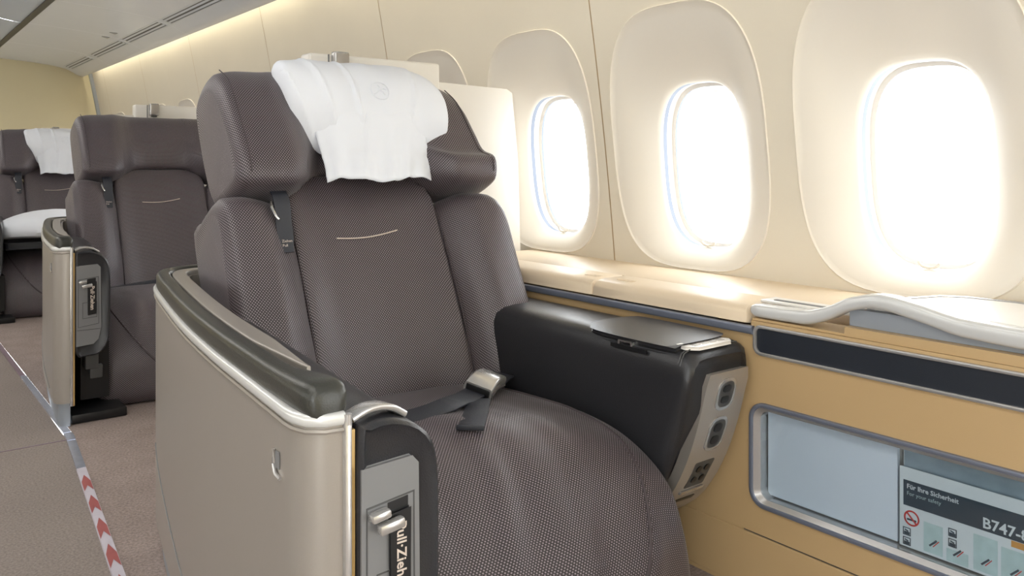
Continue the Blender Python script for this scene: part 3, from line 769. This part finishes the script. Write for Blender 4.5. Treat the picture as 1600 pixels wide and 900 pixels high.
# adjusting strap hanging below the left wing
sx0 = S0-0.238
spath = [H(sx0, h, w) for h, w in ((0.535, 0.02), (0.512, 0.060), (0.490, 0.083), (0.46, 0.088), (0.42, 0.079), (0.355, 0.075))]
sp2 = [tuple(p) for p in cr(spath, 16)]
stp = mk('pull_strap', sweep(sp2, lambda t: rrect(0, 0, 0.0185 if t < 0.93 else 0.0145, 0.0022, 0.002, 2), up=(0, -0.9, 0.4)), MT['belt'], seat)
fs = lambda hh: (lambda a, b, d: H(sx0-0.013+a, hh+b, 0.0835))
mk('printed_text', join(text_vf('Ziehen', 0.0085, fs(0.376)), text_vf('Pull', 0.0085, fs(0.366))), MT['line'], stp, smooth=False)
mk('strap_clip', tube([H(sx0-0.022, 0.472, 0.082), H(sx0-0.025, 0.455, 0.089), H(sx0-0.021, 0.435, 0.092), H(sx0-0.015, 0.426, 0.092)], 0.0032, 6), MT['chrome'], stp)

# seat cushion running down over the legrest to the floor
def cfold(x, y, z):
    if z < -0.84 or y > 1.66: return (x, y, z)
    u = (x-0.87); f = 0.0
    front = max(0.0, min(1.0, (1.5-y)/0.35))
    for (ax, ay, k, amp, phs) in ((0.9, 0.5, 30, 0.010, 0.4), (0.72, 0.8, 19, 0.020, 1.9), (1.0, 0.15, 43, 0.006, 0.9)):
        s = (x*ax+(y*ay-z*0.55))*k+phs+1.2*math.sin(5*x+4*y)
        f += amp*math.exp(-((u-0.02)/0.23)**4)*max(0, math.sin(s))**2
    f *= front*(0.45+0.55*math.exp(-((z+0.58)/0.12)**2))
    ny, nz = (-0.35, 0.9) if z > -0.56 else (-0.9, 0.35)
    return (x, y+ny*f, z+nz*f)
def csec(dz, dy):
    return [(1.74, -0.60), (1.72, -0.548+dz*0.3), (1.60, -0.522+dz*0.6), (1.42, -0.507+dz), (1.27, -0.506+dz), (1.15, -0.530+dz+dy*0.2), (1.06, -0.595+dz*0.5+dy*0.2), (1.005+dy, -0.69), (0.99+dy, -0.78), (1.0+dy, -0.855), (1.05, -0.868), (1.4, -0.868), (1.72, -0.868), (1.74, -0.75)]
cst = [(0.545, csec(-0.045, 0.03)), (0.565, csec(-0.028, 0.012)), (0.62, csec(-0.008, 0.0)), (0.75, csec(0.006, -0.022)), (0.90, csec(0.010, -0.03)), (1.05, csec(0.004, -0.018)), (1.15, csec(-0.006, 0.0)), (1.19, csec(-0.02, 0.01)), (1.207, csec(-0.04, 0.025))]
cu_ = mk('seat_cushion', soft(cst, 90, 150, 40, 0.02, fn=cfold), MT['fabric'], seat)
# cushion border seam (piping loop over the front corners)
def csurf(x, q):
    xs = [t[0] for t in cst]; K = len(cst[0][1])
    P = [Vector((pchip(xs, [t[1][k][0] for t in cst], x), pchip(xs, [t[1][k][1] for t in cst], x))) for k in range(K)]
    i = int(q); t = q-i; p0, p1, p2, p3 = P[(i-1) % K], P[i % K], P[(i+1) % K], P[(i+2) % K]
    return 0.5*((2*p1)+(p2-p0)*t+(2*p0-5*p1+4*p2-p3)*t*t+(3*p1-p0-3*p2+p3)*t**3)
for xx, sd in ((0.60, 1), (1.155, -1)):
    pts = []
    for n in range(29):
        q = 2.2+5.6*n/28; x = xx+sd*0.17*max(0, (q-4.6)/3.2)**2; p = csurf(x, q)
        pts.append(cfold(x, p[0], p[1]))
    mk('seam_piping', tube(pts, 0.0034, 6), MT['weave'], cu_)

# lap belt
def band(name, pts, w, m, parent, wdir, t=0.003):
    P = [tuple(p) for p in cr(pts, 14)]
    return mk(name, sweep(P, rrect(0, 0, w/2, t/2, t*0.4, 2), up=wdir), m, parent)
bl = mk('belt_webbing', join(*[sweep([tuple(p) for p in cr(pp, 16)], rrect(0, 0, 0.024, 0.002, 0.0015, 2), up=u) for pp, u in (
    ([(0.62, 1.50, -0.525), (0.74, 1.42, -0.500), (0.84, 1.372, -0.484), (0.91, 1.368, -0.474), (0.935, 1.393, -0.480), (0.98, 1.42, -0.487), (1.03, 1.447, -0.486)], (0, -0.25, 1)),
    ([(1.098, 1.485, -0.488), (1.14, 1.512, -0.486), (1.18, 1.55, -0.496), (1.20, 1.60, -0.515)], (0.1, -0.2, 1)),
    ([(1.01, 1.412, -0.493), (0.965, 1.357, -0.490), (0.925, 1.307, -0.485), (0.885, 1.262, -0.486)], (0, 0.0, 1)))]), MT['belt'], seat)
bc = Vector((1.058, 1.458, -0.486)); d1 = Vector((0.85, 0.48, 0.10)).normalized(); n1 = Vector((-0.12, -0.35, 0.93)); n1 = (n1-d1*n1.dot(d1)).normalized(); w1 = d1.cross(n1)
bko = []
for k in range(9):
    t = k/8; s = -0.042+0.084*t; arch = 0.010*math.sin(math.pi*min(1, t*1.0))
    hwid = 0.033-0.003*t
    bko.append([tuple(bc+d1*s+w1*a+n1*(b+arch)) for a, b in rrect(0, 0.006, hwid, 0.014, 0.007, 4)])
V, F, _ = loft(bko); bu = mk('belt_buckle', (V, F), MT['trim'], seat, ang=40)
mk('buckle_mouth', obox(bc-d1*0.0405+n1*0.007, d1, w1, n1, 0.008, 0.056, 0.020), MT['black'], bu, bevel=0.003)
mk('strap_end', obox((0.873, 1.249, -0.4845), (0.65, 0.76, 0), (-0.76, 0.65, 0), (0, 0, 1), 0.012, 0.052, 0.009), MT['belt'], bl, bevel=0.002)

# right armrest against the console: padded leather with storage lid and control fascia
def armsec(y):
    # inner top edge is rounded; the body reaches down and its front curves back
    zb = -0.74
    return [(1.212, zb), (1.205, -0.60), (1.206, -0.45), (1.210, -0.39), (1.226, -0.362), (1.26, -0.353), (1.33, -0.353), (1.385, -0.357), (1.396, -0.372), (1.396, -0.55), (1.392, zb)]
frontz = [(-0.353, 1.030), (-0.40, 1.022), (-0.46, 1.035), (-0.54, 1.058), (-0.62, 1.092), (-0.70, 1.145), (-0.745, 1.19)]
def fy(z): return pchip([-q[0] for q in frontz], [q[1] for q in frontz], -z)
base = cr(armsec(0), 48, True); secs = []
cxz = Vector((1.30, -0.52))
for k in range(26):
    t = k/25
    sec = []
    for p in base:
        q = p.copy(); end = 0
        if k < 4:
            f = [0.022, 0.010, 0.003, 0.0][k]; off = [0.0, 0.005, 0.016, 0.03][k]
            d = (cxz-q); L_ = d.length; q = q+d*(f/L_)
            yv = fy(q[1])+off
        else: yv = fy(q[1])+0.03+(1.83-fy(q[1])-0.03)*(k-3)/22
        sec.append((q[0], yv, q[1]))
    secs.append(sec)
V, F, _ = loft(secs); ar = mk('right_armrest', (V, F), MT['leather'], seat, ang=45)
# pale control fascia on the front of the armrest
def fas(z0, z1, x0, x1, dy, m, name, parent, n=14, r=True):
    secs = []
    for k in range(n+1):
        z = z0+(z1-z0)*k/n; e = 0.006 if k in (0, n) and r else 0
        secs.append([(x0+e, fy(z)-dy, z), (x1-e, fy(z)-dy, z), (x1-e, fy(z)+0.02, z), (x0+e, fy(z)+0.02, z)])
    V, F, _ = loft(secs); return mk(name, (V, F), m, parent, ang=30)
fp = fas(-0.405, -0.735, 1.262, 1.390, 0.004, MT['silver'], 'control_fascia', ar)
def fasplate(z0, z1, x0, x1, r, d, m, name, par):
    o = rrect((x0+x1)/2, (z0+z1)/2, (x1-x0)/2, (z1-z0)/2, r, 5)
    return mk(name, prism(o, lambda a, b, t: (a, fy(b)-0.004-t, b), -0.001, d), m, par)
for z0, z1 in ((-0.478, -0.425), (-0.565, -0.505)):
    q = mk('button_bezel', ring(rrect(1.325, (z0+z1)/2, 0.027, (z1-z0)/2+0.006, 0.02, 5), rrect(1.325, (z0+z1)/2, 0.022, (z1-z0)/2, 0.017, 5), lambda a, b, t: (a, fy(b)-0.004-t, b), -0.001, 0.003), MT['trim'], fp)
    p = fasplate(z0, z1, 1.303, 1.347, 0.017, 0.002, MT['dgrey'], 'button_plate', q)
    fasplate(z0+0.008, (z0+z1)/2-0.004, 1.313, 1.337, 0.008, 0.0035, MT['black'], 'button', p)
    fasplate((z0+z1)/2+0.004, z1-0.008, 1.313, 1.337, 0.008, 0.0035, MT['black'], 'button', p)
p = fasplate(-0.655, -0.595, 1.295, 1.352, 0.004, 0.0015, MT['dgrey'], 'socket_plate', fp)
for a, b in ((1.312, -0.612), (1.336, -0.612), (1.312, -0.637), (1.336, -0.637)): fasplate(b-0.007, b+0.007, a-0.007, a+0.007, 0.006, 0.003, MT['black'], 'socket', p)
fasplate(-0.668, -0.660, 1.288, 1.358, 0.003, 0.006, MT['trim'], 'socket_lip', fp)
fasplate(-0.725, -0.685, 1.285, 1.355, 0.003, 0.0015, MT['black'], 'lower_socket', fp)
# storage lid in the armrest top
lp = [(1.222, 1.165), (1.224, 1.075), (1.236, 1.060), (1.340, 1.062), (1.372, 1.075), (1.378, 1.11), (1.378, 1.285), (1.362, 1.315), (1.30, 1.325), (1.25, 1.318), (1.226, 1.292)]
lp = [tuple(p) for p in cr(lp, 40, True)]
lidtop = lambda a, b, d: (a, b, -0.355+d-0.009*max(0, (1.255-a)/0.035)**2)
lid_o = mk('armrest_lid', prism(lp, lidtop, -0.006, 0.008), MT['leather'], ar, bevel=0.0045, seg=3)
cen = (1.30, 1.19)
lp2 = [((a-cen[0])*1.012+cen[0], (b-cen[1])*1.008+cen[1]) for a, b in lp]
mk('lid_gap', prism(lp2, lidtop, -0.006, 0.0006), MT['black'], ar)
mk('lid_latch', ring(rrect(1.185+0.02, -0.368, 0.02, 0.008, 0.003, 3), rrect(1.205, -0.368, 0.015, 0.0045, 0.002, 3), lambda a, b, t: (1.2185-t, 1.19+(a-1.205), b), -0.002, 0.006), MT['chrome'], lid_o)
mk('latch_recess', obox((1.2125, 1.18, -0.3735), (0, 1, 0), (0, 0, 1), (1, 0, 0), 0.10, 0.008, 0.003), MT['black'], ar, smooth=False)
mk('seat_controls', prism([(1.236, 1.056), (1.34, 1.056), (1.36, 1.030), (1.345, 1.012), (1.25, 1.012), (1.232, 1.03)], lambda a, b, d: (a, b+0.018, -0.353+d), -0.004, 0.0025), MT['white'], ar, bevel=0.001)
for q in range(4): mk('control_key', box(1.252+q*0.024, 1.270+q*0.024, 1.043, 1.062, -0.351, -0.3498), MT['silver'], bpy.data.objects['seat_controls'], smooth=False)
for q in range(2):
    mk('stitch_line', tube([(1.214+0.0, 1.047+0.006*q, -0.385), (1.222, 1.044+0.006*q, -0.362), (1.25, 1.042+0.006*q, -0.3515), (1.33, 1.038+0.006*q, -0.3535), (1.37, 1.036+0.006*q, -0.3565)], 0.0014, 5), MT['dgrey'], ar)

# ---- aisle side: shell console with leather rail, then the inner armrest
cpath = [(0.80, 2.075), (0.66, 2.072), (0.575, 2.055), (0.530, 2.01), (0.505, 1.93), (0.472, 1.74), (0.432, 1.48), (0.405, 1.25), (0.388, 1.05), (0.378, 0.925), (0.376, 0.885), (0.384, 0.858), (0.402, 0.846), (0.420, 0.845)]
cp = cr(cpath, 70); 
cw = [(p[0], p[1]) for p in cp]
def path_off(off):
    out = []
    for i, p in enumerate(cw):
        a = Vector(cw[max(i-1, 0)]); b = Vector(cw[min(i+1, len(cw)-1)]); t = (b-a).normalized(); n_ = Vector((-t[1], t[0]))   # left of travel = inward (travel is towards the nose)
        out.append((p[0]+n_[0]*off, p[1]+n_[1]*off))
    return out
def wallstrip(off0, off1, zt, zb, i0=0, i1=None):
    A = path_off(off0)[i0:i1]; B = path_off(off1)[i0:i1]; secs = []
    for (a, b), (c_, d) in zip(A, B):
        z1 = zt(b) if callable(zt) else zt; z0 = zb(b) if callable(zb) else zb
        secs.append([(a, b, z1), (a, b, z0), (c_, d, z0), (c_, d, z1)])
    V, F, _ = loft(secs); return V, F
ac = mk('aisle_shell', wallstrip(0.0, 0.02, -0.290, -0.79), MT['silver'], seat, ang=50)
mk('shell_plinth', wallstrip(0.014, 0.034, -0.79, -E+0.006, 6), MT['plinth'], ac, ang=50)
mk('shell_trim', sweep([(p[0], p[1], -0.284) for p in path_off(0.004)], rrect(0, 0, 0.009, 0.0075, 0.006, 4)), MT['handle'], ac, ang=60)
mk('trim_bead', tube([(p[0], p[1], -0.296) for p in path_off(-0.001)], 0.003, 6), MT['silver'], ac)
cr0, cr1 = 0, len(cw)-8
rl_pts = [(p[0], p[1], 0.0155, 0.019) for p, q in zip(path_off(0.0165), cw) if q[1] > 0.97 or q[0] > 0.5]
rl_pts += [(0.3985, 0.945, 0.0175, 0.0195), (0.4005, 0.92, 0.0215, 0.020), (0.4025, 0.895, 0.0250, 0.0205), (0.4040, 0.875, 0.0265, 0.0205), (0.4045, 0.862, 0.0255, 0.020), (0.4045, 0.854, 0.0225, 0.018), (0.4045, 0.8495, 0.0175, 0.014), (0.4045, 0.848, 0.010, 0.008)]
def railprof(t):
    p = rl_pts[int(round(t*(len(rl_pts)-1)))]
    return rrect(0, p[3]-0.0195, p[2], p[3], min(p[2], p[3])*0.72, 5)
mk('leather_rail', sweep([(p[0], p[1], -0.2645) for p in rl_pts], railprof), MT['olive'], ac, ang=60)
ch = path_off(0.0)[:-7]
mk('metal_channel', sweep([(p[0], p[1], -0.263) for p in ch], lambda t: rrect(-0.050, 0, 0.0155 if t < 0.86 else 0.0155*(1-t)/0.14*0.85+0.0024, 0.0125, 0.004, 3)), MT['silver'], ac, ang=50)
mk('channel_inner', wallstrip(0.066, 0.072, -0.262, -0.45, 0, -14), MT['silver'], ac, ang=50)
# curved service joint low on the shell
jl = []
for i, p in enumerate(path_off(-0.0006)):
    if 1.0 < p[1] < 1.95: jl.append((p[0], p[1], -0.60-0.17*math.sqrt(max(0, (1.95-p[1])/0.95))))
mk('shell_joint', tube(jl, 0.0016, 5), MT['grey'], ac)
# small recessed catch mark on the shell
pm = path_off(-0.001)
mi = min(range(len(pm)), key=lambda i: abs(pm[i][1]-0.935) if i < 66 else 9); qx, qy = pm[mi]
mk('shell_catch', tube([(qx+0.0005, qy+0.016, -0.335), (qx, qy+0.016, -0.352), (qx-0.001, qy+0.008, -0.362), (qx-0.001, qy-0.006, -0.364)], 0.0024, 6), MT['trim'], ac)
mk('catch_mark', obox((qx-0.0002, qy+0.004, -0.345), (0, 1, 0), (0, 0, 1), (1, 0, 0), 0.010, 0.020, 0.0012), MT['grey'], ac, smooth=False)
# metal and gold edge strips beside the shell
mk('edge_strip', box(0.418, 0.4265, 0.838, 0.86, -0.80, -0.286), MT['trim'], ac, bevel=0.002)
mk('edge_ball', tube([(0.4225, 0.842, -0.291), (0.4225, 0.842, -0.284), (0.4225, 0.842, -0.279)], 0.005, 10), MT['trim'], ac, bevel=0)
mk('gold_edge', box(0.4265, 0.4315, 0.842, 0.88, -0.80, -0.298), MT['gold'], ac, smooth=False)

# inner armrest: leather rim round a grey fascia
al = [(0.434, -0.308), (0.444, -0.296), (0.470, -0.294), (0.500, -0.302), (0.522, -0.318), (0.534, -0.345), (0.538, -0.40), (0.536, -0.56), (0.528, -0.605), (0.505, -0.635), (0.47, -0.640), (0.436, -0.630), (0.434, -0.50)]
alc = [tuple(p) for p in cr(al, 60, True)]
secs = []
for k, (y, ins) in enumerate(((0.838, 0.010), (0.832, 0.004), (0.836, 0.0), (0.85, -0.001), (1.0, 0.0), (1.3, 0.0), (1.62, 0.0))):
    back = max(0, (y-0.85)/0.77)
    secs.append([(x+(0.485-x)*ins/0.05+back*0.05*(1 if x > 0.48 else 0.6)+0.045*back, y, z+(-0.45-z)*ins/0.17-0.010*back) for x, z in alc])
V, F, _ = loft(secs); ia = mk('left_armrest', (V, F), MT['leather'], seat, ang=50)
fo = [(0.4345, -0.342), (0.498, -0.339), (0.506, -0.348), (0.508, -0.545), (0.500, -0.585), (0.485, -0.600), (0.4345, -0.604)]
ff = lambda a, b, d: (a, 0.8318-d, b)
fsc = mk('armrest_fascia', prism(fo, ff, -0.006, 0.002), MT['grey'], ia, bevel=0.001)
mk('fascia_door', ring([(0.439, -0.385), (0.501, -0.378), (0.502, -0.535), (0.439, -0.543)], [(0.4405, -0.387), (0.4995, -0.380), (0.5005, -0.5335), (0.4405, -0.5415)], ff, 0.0018, 0.0026), MT['dgrey'], fsc, smooth=False)
mk('fascia_joint', obox((0.471, 0.8296, -0.552), (1, 0, 0), (0, 1, 0), (0, 0, 1), 0.07, 0.001, 0.002), MT['dgrey'], fsc, smooth=False)
mk('latch_slot', prism([(0.466, -0.385), (0.492, -0.382), (0.492, -0.400), (0.466, -0.402)], ff, 0.001, 0.003), MT['black'], fsc, smooth=False)
ps = mk('pull_strap', prism([(0.468, -0.398), (0.493, -0.395), (0.492, -0.500), (0.469, -0.503)], ff, 0.002, 0.007), MT['black'], fsc, bevel=0.001)
# lettering runs down the strap
mk('printed_text', text_vf('Pull·Ziehen', 0.0175, lambda a, b, d: (0.4755+b, 0.8244, -0.408-a), bold=True), MT['line'], ps, smooth=False)
mk('label_frame', ring([(0.452, -0.462), (0.496, -0.46), (0.496, -0.512), (0.452, -0.515)], [(0.4532, -0.4635), (0.4948, -0.4615), (0.4948, -0.5105), (0.4532, -0.5135)], ff, 0.002, 0.0028), MT['dgrey'], fsc, smooth=False)
mk('latch', join(obox((0.452, 0.822, -0.393), (1, 0, 0.15), (0, 1, 0), (-0.15, 0, 1), 0.024, 0.014, 0.010), obox((0.464, 0.818, -0.406), (1, 0, 0.12), (0, 1, 0), (-0.12, 0, 1), 0.032, 0.012, 0.012)), MT['trim'], fsc, bevel=0.003)
mk('armrest_cap', sweep([tuple(p) for p in cr([(0.432, 0.86, -0.290), (0.455, 0.862, -0.283), (0.482, 0.866, -0.286), (0.506, 0.872, -0.300)], 14)], rrect(0, 0, 0.012, 0.004, 0.003, 3)), MT['trim'], ia)
# dark underframe behind the legrest and below the armrest
uf = mk('underframe', join(box(0.47, 0.56, 0.96, 1.45, -E+0.06, -0.62), box(0.53, 1.20, 1.30, 1.74, -E+0.03, -0.60)), MT['black'], seat, smooth=False)
mk('base_plate', box(0.428, 0.60, 0.875, 1.30, -E+0.005, -E+0.035), MT['black'], seat, bevel=0.004)
mk('cable_bracket', join(box(0.475, 0.515, 0.90, 0.96, -0.70, -0.645), box(0.49, 0.53, 0.91, 0.93, -0.735, -0.69)), MT['dgrey'], seat, bevel=0.003)
# hard back shell carrying the cushions
bs = [(S0+a, [hw(h, w) for h, w in ((-0.02, -0.13), (0.3, -0.12), (0.47, -0.10), (0.52, -0.12), (0.5, -0.18), (0.3, -0.19), (-0.02, -0.19))]) for a in (-0.33, -0.2, 0, 0.2, 0.33)]
mk('back_shell', soft(bs, 12, 30, 3, 0.02), MT['grey'], seat)

s2 = copy_tree(seat); s2.location = (S0+0.11, 1.3+2.2, 0); s2['label'] = 'middle brown airline seat with bare headrest, behind the nearest one'
s3 = copy_tree(seat); s3.location = (S0+0.04, 1.3+4.35, 0); s3['label'] = 'farthest brown airline seat with pillows, in front of the ochre bulkhead'

# ------------------------------------------------------------------ pillows
def pillow_head(label):
    p = empty('headrest_pillow', (S0, 1.9, 0.0), label, 'pillow', 'white pillows hung on headrests')
    def ps(k, h0, h1, w0, T):
        hm = (h0+h1)/2; hd = (h1-h0)/2
        f = [(hm-hd, w0), (hm-hd*0.85, w0+T*0.45), (hm-hd*0.4, w0+T*0.92), (hm+hd*0.2, w0+T), (hm+hd*0.65, w0+T*0.72), (hm+hd*0.95, w0+T*0.2), (hm+hd, w0-T*0.15), (hm+hd*0.9, w0-T*0.3), (hm+hd*0.3, w0-0.004), (hm-hd*0.6, w0-0.006)]
        return [hw(*q) for q in f]
    def wr(x, y, z):
        a = x-S0-0.02; n = 0.0022*math.sin(34*a+9*z+1.8*math.sin(24*z))+0.0015*math.sin(66*a-24*z+math.sin(15*a))
        g = max(0, 1-((a+0.03+0.10*(z-0.1))/0.007)**2); n += 0.0065*g
        g = max(0, 1-((a+0.115-0.5*(0.16-z)*0.4)/0.009)**2); n += 0.006*g
        g = max(0, 1-((a-0.10-0.25*(z-0.05))/0.006)**2); n += 0.004*g*(1 if z > 0.02 else 0)
        g = max(0, 1-((a+0.17+0.35*(z-0.12))/0.007)**2); n += 0.005*g
        return (x, y-n*0.9, z+n*0.4)
    rows = [(-0.218, 0.75, 0.862, 0.056, 0.03), (-0.206, 0.69, 0.870, 0.062, 0.05), (-0.17, 0.632, 0.882, 0.048, 0.07), (-0.12, 0.605, 0.895, 0.042, 0.085), (-0.05, 0.595, 0.892, 0.036, 0.09), (0.05, 0.595, 0.897, 0.036, 0.09), (0.12, 0.60, 0.894, 0.040, 0.085), (0.18, 0.62, 0.873, 0.046, 0.07), (0.228, 0.64, 0.835, 0.052, 0.05), (0.248, 0.67, 0.80, 0.056, 0.03)]
    body = mk('pillow_body', soft([(S0+0.026+a, ps(0, b, c-0.026, d, e)) for a, b, c, d, e in rows], 70, 56, 8, 0.02, fn=wr), MT['cotton'], p)
    # cover flap hanging below the pillow
    secs = []; nx = 48; nh = 26
    for i in range(nx+1):
        t = i/nx; row = []
        for j in range(nh+1):
            s = j/nh; h = 0.745-0.222*s+0.006*math.sin(3*t*math.pi)*s
            half = 0.176-0.034*s-0.006*math.sin(math.pi*s)
            a = -half+2*half*t+0.004*math.sin(9*s)
            wv = pchip([0, 0.2, 0.31, 0.43, 0.65, 0.83, 1.0], [0.120, 0.1205, 0.1205, 0.1150, 0.101, 0.087, 0.077], s)-0.045*((2*t-1)**4)*(1-s*0.8)
            wv += 0.0075*math.sin(30*t+4*s+1.4*math.sin(9*t))*max(0, s-0.3)+0.006*math.sin(74*t+3*math.sin(11*t))*max(0, s-0.68)*(1 if s < 0.92 else 0.3)+0.0035*max(0, 1-((t-0.36-0.05*math.sin(4*s))/0.02)**2)
            if 0.70 < s < 0.74: wv -= 0.002
            if s > 0.945: wv += 0.0022
            h += 0.004*math.sin(17*t)*max(0, s-0.9)*10*0.3
            row.append(H(S0+0.032+a, h, wv))
        secs.append(row)
    V, F, _ = loft(secs, False, False)
    fl_ = mk('cover_flap', (V, F), MT['cotton'], p, ang=80)
    sm = fl_.modifiers.new('thickness', 'SOLIDIFY'); sm.thickness = 0.003
    # embossed crane-in-a-circle emblem
    ce_ = (S0+0.048, 0.742); em = []
    def epoint(a, b): 
        return (ce_[0]+a, ce_[1]+b)
    def wsurf(x, h): return pchip([0.70, 0.757, 0.79, 0.817, 0.85], [0.130, 0.129, 0.120, 0.1055, 0.080], h)+0.0005
    circ = [H(epoint(0.025*math.cos(2*math.pi*k/28), 0.025*math.sin(2*math.pi*k/28))[0], epoint(0, 0.025*math.sin(2*math.pi*k/28))[1], wsurf(0, epoint(0, 0.025*math.sin(2*math.pi*k/28))[1])) for k in range(28)]
    eb = mk('emblem_ring', tube(circ, 0.0014, 5, closed=True, up=(0, -0.9, 0.4)), MT['cotton'], p)
    for L in ([(-0.017, -0.010), (0.0, 0.002), (0.010, 0.007), (0.018, 0.003)], [(0.0, 0.002), (0.002, 0.010), (-0.003, 0.017)], [(0.0, 0.002), (0.008, -0.003), (0.012, -0.012)]):
        mk('emblem_bird', tube([H(epoint(*q)[0], epoint(*q)[1], wsurf(0, epoint(*q)[1])) for q in L], 0.0014, 5, up=(0, -0.9, 0.4)), MT['cotton'], eb)
    return p
pl = pillow_head('white headrest pillow with embossed round emblem on the nearest seat')
p3 = copy_tree(pl); p3.location = pl.location+Vector((0.04, 4.35, -0.03)); p3['label'] = 'white headrest pillow on the farthest seat by the bulkhead'

# white bed pillow and dark folded blanket on the farthest cushion
xo, yo = 0.04, 4.35
bp_rows = []
for t in [q/10 for q in range(11)]:
    k = math.sin(math.pi*min(max(t, 0.02), 0.98))**0.55
    zc = -0.385+0.02*k
    T = 0.075*k+0.008; y0, y1 = 1.02+yo+0.10*(1-k), 1.50+yo-0.05*(1-k)
    ym = (y0+y1)/2; yd = (y1-y0)/2
    bp_rows.append((0.56+xo+0.58*t, [(ym-yd, zc-0.03), (ym-yd*0.8, zc+T*0.45), (ym-yd*0.3, zc+T*0.92), (ym+yd*0.3, zc+T), (ym+yd*0.8, zc+T*0.6), (ym+yd, zc), (ym+yd*0.8, zc-T*0.6), (ym, zc-0.075*0.75), (ym-yd*0.8, zc-0.06)]))
def pw(x, y, z):
    n = 0.006*math.sin(26*x+11*y)*math.sin(9*y+3*x); return (x, y, z+n*0.7)
bpo = mk('bed_pillow', soft(bp_rows, 44, 48, 6, 0.03, fn=pw), MT['cotton']); setp(bpo, 'plump white bed pillow lying on the farthest seat cushion', 'pillow')
blk = mk('folded_blanket', soft([(0.57+xo, [(1.04+yo, -0.492), (1.03+yo, -0.470), (1.05+yo, -0.450), (1.5+yo, -0.450), (1.53+yo, -0.47), (1.5+yo, -0.492)]), (1.16+xo, [(1.04+yo, -0.492), (1.03+yo, -0.470), (1.05+yo, -0.450), (1.5+yo, -0.450), (1.53+yo, -0.47), (1.5+yo, -0.492)])], 10, 30, 3, 0.02), MT['black'])
setp(blk, 'black folded blanket under the bed pillow on the farthest seat', 'blanket')

# armrest bumper seen beyond the middle shell on the farthest seat
